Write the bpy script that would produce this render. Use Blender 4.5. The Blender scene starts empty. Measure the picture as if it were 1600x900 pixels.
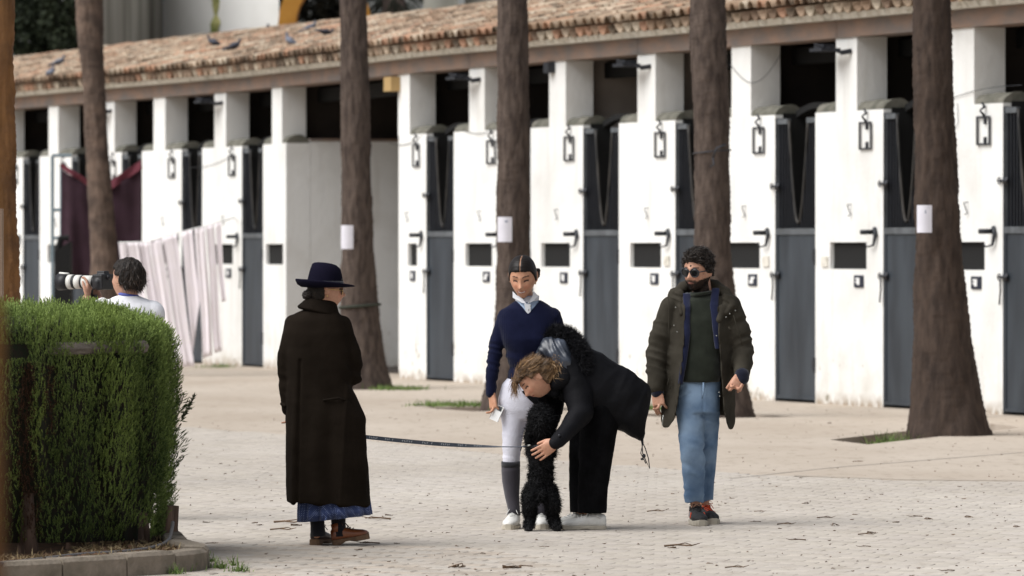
import bpy, bmesh, math, random
import numpy as np
from mathutils import Vector, Matrix
from mathutils.geometry import tessellate_polygon
random.seed(7); RNG = np.random.default_rng(7)
scene = bpy.context.scene
COL = scene.collection
# ------------------------------------------------------------------ camera
CAMH = 1.8; FPX = 9000.0; HOR = 390.0
cd = bpy.data.cameras.new('camera'); cam = bpy.data.objects.new('camera', cd); COL.objects.link(cam)
cam.location = (0, 0, CAMH)
cam.rotation_euler = (math.radians(90) - math.atan(60 / FPX), 0, 0)
cd.lens = 36 * FPX / 1600; cd.sensor_width = 36; cd.sensor_fit = 'HORIZONTAL'
cd.clip_start = 0.1; cd.clip_end = 4000
cd.dof.use_dof = True; cd.dof.focus_distance = 36.6; cd.dof.aperture_fstop = 5.0
scene.camera = cam
# ------------------------------------------------------------------ light
SUN_EL = math.radians(50); SUN_AZ = math.radians(-115)      # azimuth measured from +Y towards +X; light comes from left, a little behind the camera
world = bpy.data.worlds.new('World'); scene.world = world; world.use_nodes = True
wn = world.node_tree.nodes; wl = world.node_tree.links; bg = wn['Background']
sky = wn.new('ShaderNodeTexSky'); sky.sky_type = 'NISHITA'; sky.sun_disc = False
sky.sun_elevation = SUN_EL; sky.sun_rotation = SUN_AZ; sky.air_density = 1.0; sky.dust_density = 3.0
hs = wn.new('ShaderNodeHueSaturation'); hs.inputs['Saturation'].default_value = 0.32; hs.inputs['Value'].default_value = 1.0
wl.new(sky.outputs[0], hs.inputs['Color']); wl.new(hs.outputs[0], bg.inputs['Color']); bg.inputs['Strength'].default_value = 0.072
sd = bpy.data.lights.new('sun', 'SUN'); sd.energy = 2.3; sd.angle = math.radians(58); sd.color = (1, 0.997, 0.99)
sun = bpy.data.objects.new('sun', sd); COL.objects.link(sun)
sdir = Vector((math.sin(SUN_AZ) * math.cos(SUN_EL), math.cos(SUN_AZ) * math.cos(SUN_EL), math.sin(SUN_EL)))
sun.rotation_euler = sdir.to_track_quat('Z', 'Y').to_euler(); sun.location = (0, 0, 30)
scene.view_settings.view_transform = 'Standard'; scene.view_settings.look = 'None'
scene.view_settings.exposure = 0.68; scene.view_settings.gamma = 1
scene.render.engine = 'CYCLES'
scene.cycles.max_bounces = 6; scene.cycles.diffuse_bounces = 3; scene.cycles.glossy_bounces = 2
scene.cycles.transparent_max_bounces = 6; scene.cycles.caustics_reflective = False; scene.cycles.caustics_refractive = False

# ------------------------------------------------------------------ helpers
def PX(x, y, D):            # the point seen at photo position (x, y) at distance D
    return Vector(((x - 800) * D / FPX, D, CAMH - (y - HOR) * D / FPX))
def hexc(h, k=1.0):
    h = h.lstrip('#'); c = [int(h[i:i + 2], 16) / 255 for i in (0, 2, 4)]
    return tuple(((v / 12.92) if v <= 0.04045 else ((v + 0.055) / 1.055) ** 2.4) * k for v in c)
def worldloc(o):
    v = Vector((0, 0, 0))
    while o is not None:
        v = v + o.location; o = o.parent
    return v
def props(o, label=None, cat=None, group=None, kind=None):
    if label: o['label'] = label
    if cat: o['category'] = cat
    if group: o['group'] = group
    if kind: o['kind'] = kind
    return o
def thing(name, loc, label, cat, group=None):
    o = bpy.data.objects.new(name, None); COL.objects.link(o); o.location = loc; o.empty_display_size = 0.1
    return props(o, label, cat, group)
def mesh_data(name, V, F, mats, smooth=False, col=None, mi=None):
    V = np.asarray(V, dtype=np.float32).reshape(-1, 3)
    me = bpy.data.meshes.new(name)
    if isinstance(F, np.ndarray):
        k = F.shape[1]; n = len(F)
        me.vertices.add(len(V)); me.vertices.foreach_set('co', V.ravel())
        me.loops.add(n * k); me.loops.foreach_set('vertex_index', F.astype(np.int32).ravel())
        me.polygons.add(n); me.polygons.foreach_set('loop_start', np.arange(0, n * k, k, dtype=np.int32))
        try: me.polygons.foreach_set('loop_total', np.full(n, k, dtype=np.int32))
        except Exception: pass
        me.update(calc_edges=True)
    else:
        me.from_pydata(V.tolist(), [], F); me.update()
    if not isinstance(mats, (list, tuple)): mats = [mats]
    for m in mats: me.materials.append(m)
    if mi is not None: me.polygons.foreach_set('material_index', np.asarray(mi, dtype=np.int32))
    if smooth: me.polygons.foreach_set('use_smooth', np.ones(len(me.polygons), dtype=bool))
    if col is not None:
        c = np.ones((len(V), 4), dtype=np.float32); c[:, :3] = np.asarray(col, dtype=np.float32)
        a = me.color_attributes.new('Col', 'FLOAT_COLOR', 'POINT'); a.data.foreach_set('color', c.ravel())
    me.update()
    return me
def put(name, V, F, mats, parent=None, smooth=False, col=None, mi=None, label=None, cat=None, group=None, kind=None, origin=None):
    V = np.asarray(V, dtype=np.float64).reshape(-1, 3)
    base = worldloc(parent) if parent is not None else Vector((0, 0, 0))
    if origin is None: origin = base
    me = mesh_data(name, V - np.array(origin), F, mats, smooth, col, mi)
    o = bpy.data.objects.new(name, me); COL.objects.link(o)
    o.parent = parent; o.location = Vector(origin) - base
    return props(o, label, cat, group, kind)
class MB:
    def __init__(s): s.v = []; s.f = []
    def add(s, V, F):
        b = len(s.v); s.v.extend([tuple(p) for p in V]); s.f.extend([tuple(i + b for i in f) for f in F]); return s
    def box8(s, P):      # P: 8 corners, bottom ring then top ring
        return s.add(P, [(0, 3, 2, 1), (4, 5, 6, 7), (0, 1, 5, 4), (1, 2, 6, 5), (2, 3, 7, 6), (3, 0, 4, 7)])
    def box(s, c, h, M=None):
        P = [Vector((x * h[0], y * h[1], z * h[2])) for z in (-1, 1) for x, y in ((-1, -1), (1, -1), (1, 1), (-1, 1))]
        if M is not None: P = [M @ p for p in P]
        return s.box8([Vector(c) + p for p in P])
    def rings(s, R, cap=True):
        n = len(R[0]); b = len(s.v)
        for r in R: s.v.extend([tuple(p) for p in r])
        for i in range(len(R) - 1):
            for j in range(n):
                k = (j + 1) % n
                s.f.append((b + i * n + j, b + i * n + k, b + (i + 1) * n + k, b + (i + 1) * n + j))
        if cap:
            for i, rev in ((0, True), (len(R) - 1, False)):
                c = sum((Vector(p) for p in R[i]), Vector((0, 0, 0))) / n
                s.v.append(tuple(c)); ci = len(s.v) - 1
                for j in range(n):
                    k = (j + 1) % n; a, d = b + i * n + j, b + i * n + k
                    s.f.append((ci, d, a) if rev else (ci, a, d))
        return s
    def tube(s, path, r, n=8, flat=None):
        path = [Vector(p) for p in path]
        if not isinstance(r, (list, tuple)): r = [r] * len(path)
        R = []; prev = None
        for i, p in enumerate(path):
            t = (path[min(i + 1, len(path) - 1)] - path[max(i - 1, 0)]).normalized()
            if prev is None:
                a = Vector((0, 0, 1)) if abs(t.z) < 0.9 else Vector((1, 0, 0)); prev = t.cross(a).normalized()
            e1 = (prev - t * prev.dot(t)).normalized(); prev = e1; e2 = t.cross(e1)
            fl = flat if flat else 1.0
            R.append([p + (e1 * math.cos(2 * math.pi * k / n) * fl + e2 * math.sin(2 * math.pi * k / n)) * r[i] for k in range(n)])
        return s.rings(R)
    def ball(s, c, r, n=16, M=None):
        if not isinstance(r, (list, tuple)): r = (r, r, r)
        m = max(6, n * 2 // 3); V = []; F = []
        for i in range(1, m):
            a = math.pi * i / m
            for j in range(n):
                b = 2 * math.pi * j / n
                V.append(Vector((r[0] * math.sin(a) * math.cos(b), r[1] * math.sin(a) * math.sin(b), r[2] * math.cos(a))))
        V.append(Vector((0, 0, r[2]))); V.append(Vector((0, 0, -r[2]))); T, B = len(V) - 2, len(V) - 1
        for i in range(m - 2):
            for j in range(n):
                k = (j + 1) % n; F.append((i * n + j, (i + 1) * n + j, (i + 1) * n + k, i * n + k))
        for j in range(n):
            k = (j + 1) % n; F.append((T, j, k)); F.append((B, (m - 2) * n + k, (m - 2) * n + j))
        if M is not None: V = [M @ p for p in V]
        return s.add([Vector(c) + p for p in V], F)
    def limb(s, pts, n=14):       # pts: (point, radius): round-ended tapering chain, for remeshing
        for i, (p, r) in enumerate(pts):
            s.ball(p, r, n)
            if i: 
                q, rq = pts[i - 1]; s.tube([q, p], [rq, r], n)
        return s
    def put(s, name, mat, parent=None, smooth=False, **k): return put(name, s.v, s.f, mat, parent, smooth, **k)
def frame(F, U):      # columns: lateral, forward, up
    F = Vector(F).normalized(); U = Vector(U); U = (U - F * U.dot(F)).normalized(); R = F.cross(U)
    return Matrix((R, F, U)).transposed()
# value noise
def _hash(ix, iy, iz):
    h = (ix.astype(np.int64) * 374761393 + iy.astype(np.int64) * 668265263 + iz.astype(np.int64) * 2147483647 + 1274126177)
    h = (h ^ (h >> 13)) * 1274126177; h = h & 0x7fffffff; h = (h ^ (h >> 16)) & 0xffffff
    return h / float(0xffffff) * 2 - 1
def vnoise(P):
    P = np.asarray(P, dtype=np.float64); I = np.floor(P).astype(np.int64); f = P - I; f = f * f * (3 - 2 * f); r = 0
    for dx in (0, 1):
        for dy in (0, 1):
            for dz in (0, 1):
                w = (f[:, 0] if dx else 1 - f[:, 0]) * (f[:, 1] if dy else 1 - f[:, 1]) * (f[:, 2] if dz else 1 - f[:, 2])
                r = r + w * _hash(I[:, 0] + dx, I[:, 1] + dy, I[:, 2] + dz)
    return r
def fbm(P, o=3):
    r = 0; a = 1.0; t = 0
    for i in range(o): r = r + a * vnoise(P * 2 ** i + 17.3 * i); t += a; a *= 0.5
    return r / t
def remesh(mb, size, smooth=4, fac=0.5):
    me = bpy.data.meshes.new('tmp'); me.from_pydata([tuple(v) for v in mb.v], [], mb.f)
    o = bpy.data.objects.new('tmp', me); COL.objects.link(o)
    m = o.modifiers.new('r', 'REMESH'); m.mode = 'VOXEL'; m.voxel_size = size; m.adaptivity = 0
    if smooth:
        m2 = o.modifiers.new('s', 'SMOOTH'); m2.factor = fac; m2.iterations = smooth
    dg = bpy.context.evaluated_depsgraph_get(); dg.update(); ev = o.evaluated_get(dg); em = ev.to_mesh()
    V = np.empty(len(em.vertices) * 3, dtype=np.float32); em.vertices.foreach_get('co', V)
    N = np.empty(len(em.vertices) * 3, dtype=np.float32); em.vertex_normals.foreach_get('vector', N)
    Fq = np.empty(len(em.loops), dtype=np.int32); em.loops.foreach_get('vertex_index', Fq)
    ok = len(em.loops) == 4 * len(em.polygons)
    F = Fq.reshape(-1, 4).copy() if ok else [tuple(p.vertices) for p in em.polygons]
    ev.to_mesh_clear(); bpy.data.objects.remove(o); bpy.data.meshes.remove(me)
    return V.reshape(-1, 3).astype(np.float64), N.reshape(-1, 3).astype(np.float64), F

# ------------------------------------------------------------------ materials
MATS = {}
def mat(name, c1, c2=None, scale=8.0, rough=0.75, bump=0.0, bscale=60.0, spec=0.3, metal=0.0, detail=5.0, lo=0.35, hi=0.65,
        stretch=(1, 1, 1), attr=False, sheen=0.0, coat=0.0, bstretch=None):
    m = bpy.data.materials.new(name); m.use_nodes = True; nt = m.node_tree; N = nt.nodes; L = nt.links
    b = N['Principled BSDF']; b.inputs['Roughness'].default_value = rough; b.inputs['Specular IOR Level'].default_value = spec
    b.inputs['Metallic'].default_value = metal
    if sheen: b.inputs['Sheen Weight'].default_value = sheen
    if coat: b.inputs['Coat Weight'].default_value = coat
    g = N.new('ShaderNodeNewGeometry')
    mp = N.new('ShaderNodeMapping'); mp.inputs['Scale'].default_value = stretch; L.new(g.outputs['Position'], mp.inputs['Vector'])
    out = None
    if c2 is not None:
        t = N.new('ShaderNodeTexNoise'); t.inputs['Scale'].default_value = scale; t.inputs['Detail'].default_value = detail
        L.new(mp.outputs[0], t.inputs['Vector'])
        r = N.new('ShaderNodeMapRange'); r.inputs[1].default_value = lo; r.inputs[2].default_value = hi; L.new(t.outputs['Fac'], r.inputs[0])
        mx = N.new('ShaderNodeMix'); mx.data_type = 'RGBA'; L.new(r.outputs[0], mx.inputs[0])
        mx.inputs[6].default_value = (*c1, 1); mx.inputs[7].default_value = (*c2, 1); out = mx.outputs[2]
    if attr:
        a = N.new('ShaderNodeAttribute'); a.attribute_name = 'Col'
        if out is None: out = a.outputs['Color']
        else:
            mm = N.new('ShaderNodeMix'); mm.data_type = 'RGBA'; mm.blend_type = 'MULTIPLY'; mm.inputs[0].default_value = 1
            L.new(out, mm.inputs[6]); L.new(a.outputs['Color'], mm.inputs[7]); out = mm.outputs[2]
    if out is None: b.inputs['Base Color'].default_value = (*c1, 1)
    else: L.new(out, b.inputs['Base Color'])
    if bump:
        t2 = N.new('ShaderNodeTexNoise'); t2.inputs['Scale'].default_value = bscale; t2.inputs['Detail'].default_value = 4
        if bstretch:
            mp2 = N.new('ShaderNodeMapping'); mp2.inputs['Scale'].default_value = bstretch; L.new(g.outputs['Position'], mp2.inputs['Vector']); L.new(mp2.outputs[0], t2.inputs['Vector'])
        else: L.new(mp.outputs[0], t2.inputs['Vector'])
        bp = N.new('ShaderNodeBump'); bp.inputs['Strength'].default_value = bump; bp.inputs['Distance'].default_value = 0.01
        L.new(t2.outputs['Fac'], bp.inputs['Height']); L.new(bp.outputs[0], b.inputs['Normal'])
    MATS[name] = m
    return m
def nodes_of(m): return m.node_tree.nodes, m.node_tree.links

# white limewash: patches, rain streaks, peeled and dirty foot
def wall_material():
    m = mat('limewash', (0.80, 0.80, 0.78), (0.70, 0.69, 0.66), scale=1.6, rough=0.9, bump=0.5, bscale=14, spec=0.15, lo=0.45, hi=0.75)
    N, L = nodes_of(m); b = N['Principled BSDF']; base = b.inputs['Base Color'].links[0].from_socket
    g = N.new('ShaderNodeNewGeometry'); sp = N.new('ShaderNodeSeparateXYZ'); L.new(g.outputs['Position'], sp.inputs[0])
    def rng(src, a, c, lo=0, hi=1):
        r = N.new('ShaderNodeMapRange'); r.inputs[1].default_value = a; r.inputs[2].default_value = c; r.inputs[3].default_value = lo; r.inputs[4].default_value = hi; L.new(src, r.inputs[0]); return r.outputs[0]
    def noise(scale, st=(1, 1, 1), det=6):
        mp = N.new('ShaderNodeMapping'); mp.inputs['Scale'].default_value = st; L.new(g.outputs['Position'], mp.inputs[0])
        t = N.new('ShaderNodeTexNoise'); t.inputs['Scale'].default_value = scale; t.inputs['Detail'].default_value = det; L.new(mp.outputs[0], t.inputs['Vector']); return t.outputs['Fac']
    def mul(a, c):
        q = N.new('ShaderNodeMath'); q.operation = 'MULTIPLY'
        L.new(a, q.inputs[0]); 
        if isinstance(c, float): q.inputs[1].default_value = c
        else: L.new(c, q.inputs[1])
        return q.outputs[0]
    def mix(fac, a, colr):
        q = N.new('ShaderNodeMix'); q.data_type = 'RGBA'; L.new(fac, q.inputs[0]); L.new(a, q.inputs[6]); q.inputs[7].default_value = (*colr, 1); return q.outputs[2]
    low = rng(sp.outputs[2], 1.1, 0.0)                       # more wear near the ground
    c = mix(mul(rng(noise(2.2), 0.45, 0.7), mul(low, 0.55)), base, (0.50, 0.46, 0.38))
    c = mix(mul(rng(noise(3.0, (2, 2, 0.18)), 0.55, 0.8), 0.45), c, (0.55, 0.52, 0.46))      # streaks
    low2 = rng(sp.outputs[2], 0.75, 0.1)
    c = mix(mul(rng(noise(6.5, (1, 1, 0.8)), 0.63, 0.66), low2), c, (0.30, 0.28, 0.23))     # peeled patches
    foot = rng(sp.outputs[2], 0.16, 0.0); c = mix(mul(rng(noise(9), 0.3, 0.6), foot), c, (0.34, 0.27, 0.2))
    L.new(c, b.inputs['Base Color']); return m
M_wall = wall_material()
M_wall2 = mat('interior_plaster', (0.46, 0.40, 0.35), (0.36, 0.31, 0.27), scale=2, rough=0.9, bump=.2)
M_shade_plaster = mat('shaded_interior_plaster', (0.045, 0.036, 0.03), (0.03, 0.025, 0.022), scale=2, rough=0.95)  # near-black colour stands in for the shade inside the stalls
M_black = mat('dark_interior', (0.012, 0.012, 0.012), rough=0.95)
M_concrete = mat('fascia_concrete', (0.27, 0.185, 0.14), (0.17, 0.15, 0.14), scale=2.2, rough=0.9, bump=0.5, bscale=30, stretch=(1, 1, 2.2), lo=.35, hi=.7)
M_cap = mat('mossy_cement', (0.19, 0.18, 0.15), (0.10, 0.10, 0.08), scale=6, rough=0.95, bump=.6, bscale=30)
M_mortar = mat('lime_mortar', (0.70, 0.67, 0.60), (0.36, 0.34, 0.27), scale=9, rough=0.95, bump=.8, bscale=25, lo=.5, hi=.72)
M_tile = mat('clay_tile', (.85, .83, .8), (0.40, 0.38, 0.33), scale=7, rough=0.9, bump=.5, bscale=40, attr=True, lo=.52, hi=.75)
M_door = mat('door_steel', (0.042, 0.051, 0.062), (0.022, 0.027, 0.034), scale=1.5, rough=0.55, spec=.4, stretch=(2, 2, .5), bump=.15, bscale=20)
M_rail = mat('galvanised_rail', (0.12, 0.13, 0.14), (0.07, 0.075, 0.08), scale=5, rough=0.6)
M_iron = mat('black_iron', (0.018, 0.02, 0.026), rough=0.5, spec=.4)
M_yoke = mat('worn_yoke_steel', (0.016, 0.016, 0.016), (0.05, 0.045, 0.04), scale=3, rough=0.5, stretch=(1, 1, 1))
M_plate = mat('number_plate_blue_black', (0.02, 0.024, 0.04), rough=.5)
M_white = mat('white_paint', (0.78, 0.78, 0.77), rough=.6)
M_paper = mat('white_paper', (0.80, 0.79, 0.86), (0.74, 0.73, 0.80), scale=9, rough=.7)
M_ink = mat('grey_ink', (0.30, 0.33, 0.42), rough=.8)
M_inkred = mat('pink_ink', (0.75, 0.28, 0.45), rough=.8)
M_bark = mat('palm_bark', (0.115, 0.088, 0.073), (0.05, 0.038, 0.033), scale=18, rough=0.95, bump=1.0, bscale=26, spec=.1, stretch=(1, 1, .28), lo=.3, hi=.68, bstretch=(1.0, 1.0, 3.2))
M_bark2 = mat('ochre_bark', (0.25, 0.12, 0.045), (0.12, 0.06, 0.03), scale=4, rough=0.95, bump=.8, bscale=30)
M_rust = mat('rust_orange_paint', (0.33, 0.15, 0.022), (0.22, 0.09, 0.02), scale=5, rough=.7)
M_grass = mat('grass_blade', (0.1, 0.1, 0.1), rough=.8, attr=True)
M_leafy = mat('foliage', (1, 1, 1), rough=.75, attr=True, spec=.2)
M_soil = mat('red_brown_soil', (0.16, 0.085, 0.05), (0.08, 0.055, 0.035), scale=10, rough=1, bump=1, bscale=30)
M_kerb = mat('kerb_stone', (0.30, 0.25, 0.20), (0.17, 0.145, 0.11), scale=7, rough=.95, bump=.9, bscale=35, lo=.35, hi=.7)
M_hose = mat('grey_hose', (0.16, 0.15, 0.15), rough=.5)
M_wood = mat('weathered_wood', (0.22, 0.19, 0.16), (0.12, 0.10, 0.085), scale=14, rough=.95, bump=.6, stretch=(.3, 1, 3))
M_ground = mat('packed_earth', (0.22, 0.19, 0.15), (0.16, 0.14, 0.11), scale=2, rough=1, bump=.5)
def ground_mat(name, c1, c2, c3):
    m = mat(name, c1, c2, scale=0.9, rough=.95, bump=.45, bscale=22, spec=.12, lo=.32, hi=.72, stretch=(.5, .22, 1), bstretch=(1.3, .9, 1))
    N, L = nodes_of(m); b = N['Principled BSDF']; base = b.inputs['Base Color'].links[0].from_socket
    g = N.new('ShaderNodeNewGeometry'); mp = N.new('ShaderNodeMapping'); mp.inputs['Scale'].default_value = (2.6, .9, 1); L.new(g.outputs['Position'], mp.inputs[0])
    t = N.new('ShaderNodeTexNoise'); t.inputs['Scale'].default_value = 2.4; t.inputs['Detail'].default_value = 9; t.inputs['Roughness'].default_value = .75; L.new(mp.outputs[0], t.inputs['Vector'])
    r = N.new('ShaderNodeMapRange'); r.inputs[1].default_value = .52; r.inputs[2].default_value = .74; L.new(t.outputs['Fac'], r.inputs[0])
    q = N.new('ShaderNodeMix'); q.data_type = 'RGBA'; L.new(r.outputs[0], q.inputs[0]); L.new(base, q.inputs[6]); q.inputs[7].default_value = (*c3, 1)
    a = N.new('ShaderNodeAttribute'); a.attribute_name = 'Col'
    mm = N.new('ShaderNodeMix'); mm.data_type = 'RGBA'; mm.blend_type = 'MULTIPLY'; mm.inputs[0].default_value = 1
    L.new(q.outputs[2], mm.inputs[6]); L.new(a.outputs['Color'], mm.inputs[7]); L.new(mm.outputs[2], b.inputs['Base Color'])
    return m
M_pave = ground_mat('worn_pavers', (0.50, 0.455, 0.405), (0.41, 0.365, 0.315), (0.33, 0.285, 0.24))
M_apron = ground_mat('sandy_concrete', (0.50, 0.435, 0.365), (0.40, 0.335, 0.27), (0.29, 0.235, 0.185))
M_joint = mat('joint_dirt', (0.45, 0.405, 0.35), (0.33, 0.29, 0.245), scale=3, rough=1)
# ------------------------------------------------------------------ wall path (X, distance), far left to near right
PTS = [(-14.5, 116.5), (-9.8, 103.6), (-8.48, 100.0), (-7.44, 97.3), (-6.41, 94.6), (-5.25, 91.8), (-4.175, 89.0), (-1.17, 79.4), (5.38, 62.7), (8.4, 55.0)]
P2 = [Vector(p) for p in PTS]; UU = [0.0]
for i in range(1, len(P2)): UU.append(UU[-1] + (P2[i] - P2[i - 1]).length)
TT = [(P2[i + 1] - P2[i]).normalized() for i in range(len(P2) - 1)]
VN = []
for i in range(len(P2)):
    t = (TT[max(i - 1, 0)] + TT[min(i, len(TT) - 1)]).normalized(); VN.append(Vector((t.y, -t.x)))
def seg(u):
    for i in range(len(UU) - 1):
        if u <= UU[i + 1] or i == len(UU) - 2: return i
def W(u, v, z):
    i = seg(u); s = (u - UU[i]) / (UU[i + 1] - UU[i]); p = P2[i].lerp(P2[i + 1], s); n = VN[i].lerp(VN[i + 1], min(max(s, 0), 1)).normalized()
    return Vector((p.x + n.x * v, p.y + n.y * v, z))
def WT(u):
    t = TT[seg(u)]; return Vector((t.x, t.y, 0)), Vector((t.y, -t.x, 0))
def U(x):
    k = (x - 800) / FPX
    for i in range(len(TT)):
        T = TT[i]; p = P2[i]; s = (k * p.y - p.x) / (T.x - k * T.y)
        if -1e-6 <= s <= (UU[i + 1] - UU[i]) + 1e-6: return UU[i] + s
    return UU[-1] if x > 800 else 0.0
def ZW(x, y): return PX(x, y, W(U(x), 0, 0).y).z
def wbox(mb, u0, u1, v0, v1, z0, z1):
    P = [W(u, v, z) for z in (z0, z1) for u, v in ((u0, v1), (u1, v1), (u1, v0), (u0, v0))]
    return mb.box8(P)
def wcells(mb, us, zs, v0, v1, hole=lambda i, j: False):      # slab made of cells with openings; only its outer faces
    nu, nz = len(us) - 1, len(zs) - 1; idx = {}; base = len(mb.v)
    def vi(i, j, k):
        if (i, j, k) not in idx:
            idx[(i, j, k)] = len(mb.v); mb.v.append(tuple(W(us[i], (v1, v0)[k], zs[j])))
        return idx[(i, j, k)]
    full = lambda i, j: 0 <= i < nu and 0 <= j < nz and not hole(i, j)
    for i in range(nu):
        for j in range(nz):
            if not full(i, j): continue
            mb.f.append((vi(i, j, 0), vi(i + 1, j, 0), vi(i + 1, j + 1, 0), vi(i, j + 1, 0)))
            mb.f.append((vi(i, j, 1), vi(i, j + 1, 1), vi(i + 1, j + 1, 1), vi(i + 1, j, 1)))
            if not full(i - 1, j): mb.f.append((vi(i, j, 0), vi(i, j + 1, 0), vi(i, j + 1, 1), vi(i, j, 1)))
            if not full(i + 1, j): mb.f.append((vi(i + 1, j, 0), vi(i + 1, j, 1), vi(i + 1, j + 1, 1), vi(i + 1, j + 1, 0)))
            if not full(i, j - 1): mb.f.append((vi(i, j, 0), vi(i, j, 1), vi(i + 1, j, 1), vi(i + 1, j, 0)))
            if not full(i, j + 1): mb.f.append((vi(i, j + 1, 0), vi(i + 1, j + 1, 0), vi(i + 1, j + 1, 1), vi(i, j + 1, 1)))
    return mb
TH = 0.38; ZL = 1.975; ZG = 3.34; ZT = 3.40; ZF = 4.25; BACK = -3.3
stable = thing('stable_building', W(U(800), 0, 0), 'long white stable block with clay tile roof and grey half doors behind the palms', 'stable')
DOORS = [(-42, -18), (36, 62), (112, 140), (190, 222), (284, 316), (378, 411), (666, 709), (788, 829), (911, 967), (1055, 1114), (1211, 1274), (1380, 1443), (1567, 1638)]
PILL = [(-8, 9), (76, 94), (163, 177), (240, 258), (335, 354), (425, 447), (622, 642), (733, 754), (858, 882), (996, 1019), (1143, 1170), (1306, 1336), (1486, 1518)]
du = [(U(a), U(b)) for a, b in DOORS]; pu = [(U(a), U(b)) for a, b in PILL]
pu = [(a, a + 0.58) for a, b in pu]
REF = U(1380); oh0, oh1 = REF - U(1297), REF - U(1354)          # feed hatch, measured from the next door
on0, on1 = REF - U(1336), REF - U(1350); orr0, orr1 = REF - U(1344.5), REF - U(1364)
oc = REF - U(1357)
ends = [0.0] + [b for a, b in du] ; starts = [a for a, b in du] + [UU[-1]]
def wallpiece(u0, u1, hatch_ref=None, upper=True):
    mb = MB(); zs = [0, ZT]; us = [u0, u1]; hole = lambda i, j: False
    if hatch_ref is not None:
        h0, h1 = max(hatch_ref - oh0, u0 + 0.0), hatch_ref - oh1
        if h0 < u0 + .12: h0 = max(u0 + .12, h1 - .45)
        zs = [0, 1.575, 1.885, ZT]; us = [u0, h0, h1, u1]; hole = lambda i, j: i == 1 and j == 1
    wcells(mb, us, zs, -TH, 0, hole)
    o_ = mb.put('wall', M_wall, stable)
    if hatch_ref is not None:
        fb = MB(); wbox(fb, h0 + .001, h1 - .001, -TH + .002, -.05, 1.577, 1.883); fb.put('hatch_shade_block', M_black, o_)  # black block fills the opening in place of its shaded inside
    return o_
gap0, gap1 = U(447), U(623)
for k in range(len(starts)):
    u0, u1 = ends[k], starts[k]
    if u1 - u0 < .02: continue
    ref = u1 if k < len(du) else None
    if k == 6:
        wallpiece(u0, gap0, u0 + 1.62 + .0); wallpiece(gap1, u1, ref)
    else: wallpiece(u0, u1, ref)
# rounded cement caps beside the pillars, over the wall head
def cap(u0, u1, h0, h1):
    n = 7; R = []
    for i in range(n + 1):
        s = i / n; u = u0 + (u1 - u0) * s; h = h0 + (h1 - h0) * s; h *= 1
        bul = math.sin(math.pi * min(1, .5 + .5 * (s if h1 < h0 else 1 - s))) * .0
        R.append([W(u, -.19 + .183 * math.cos(math.pi * q / 9), ZT - .001 + .125 * math.sin(math.pi * q / 9) + .008 * math.sin(s * 9 + q)) for q in range(10)])
    MB().rings(R).put('wall_cap', M_cap, stable)
for (p0, p1) in pu:
    mb = MB(); wbox(mb, p0, p1, -TH, 0.0, ZT, ZF); mb.put('pillar', M_wall, stable)
    dl = max([b for a, b in du if b < p0] + [gap1 if p0 < gap1 + .1 and p0 > gap0 else 0]); dr = min([a for a, b in du if a > p0] + [UU[-1]])
    if p0 - dl > .05 and p0 - dl < 2: cap(dl + .01, p0 - .002, .02, .13)
    dr2 = gap0 if abs(p1 - gap0) < .3 else dr
    if .1 < dr2 - p1 < 2.5: 
        nxt = dr2
        cap(p1 + .002, nxt - .01, .125, .10)
# arched lintel over each door, set back, coloured black for the shade under the arch
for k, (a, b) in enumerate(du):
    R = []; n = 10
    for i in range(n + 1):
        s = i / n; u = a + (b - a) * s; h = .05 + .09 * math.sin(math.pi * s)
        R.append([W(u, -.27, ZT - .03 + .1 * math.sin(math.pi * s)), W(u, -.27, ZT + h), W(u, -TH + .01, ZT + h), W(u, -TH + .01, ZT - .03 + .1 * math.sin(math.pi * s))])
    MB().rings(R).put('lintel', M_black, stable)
    q = MB(); wbox(q, a + .0008, a + .011, -TH + .002, -.101, .01, ZT + .02); q.put('door_jamb', M_black, stable)  # black lining added; the shade inside the jamb is in its colour
# fascia beam in cast lengths, mortar line, inner beam
us = [0.0] + [p[0] + .1 for p in pu[1::2]] + [UU[-1]]; us = sorted(us)
for i in range(len(us) - 1):
    cuts = [us[i] + .006] + [u for u in UU if us[i] + .05 < u < us[i + 1] - .05] + [us[i + 1] - .006]
    mb = MB(); R = []
    for u in cuts: R.append([W(u, -TH, ZF + .002), W(u, .035, ZF + .002), W(u, .045, ZF + .20), W(u, -TH, ZF + .20)])
    mb.rings(R); mb.put('fascia_beam', M_concrete, stable)
R = []; k = 0; u = 0
while u < UU[-1]:
    j = [random.uniform(-.012, .012) for _ in range(4)]
    R.append([W(u, -TH + .02, ZF + .203), W(u, .16 + j[0], ZF + .203 + abs(j[1]) * .5), W(u, .20 + j[2], ZF + .285 + j[3]), W(u, -TH + .02, ZF + .275)]); u += .11
MB().rings(R).put('mortar_strip', M_mortar, stable, smooth=False)
R = []
for u in [0] + UU[1:-1] + [UU[-1]]: R.append([W(u, -.75, ZF - .22), W(u, -.62, ZF - .22), W(u, -.62, ZF - .02), W(u, -.75, ZF - .02)])
MB().rings(R).put('timber_beam', M_black, stable)
R = []
for u in [0] + UU[1:-1] + [UU[-1]]: R.append([W(u, -2.1, 3.72), W(u, -2.0, 3.72), W(u, -2.0, 3.80), W(u, -2.1, 3.80)])
MB().rings(R).put('timber_beam', M_black, stable)
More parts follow.
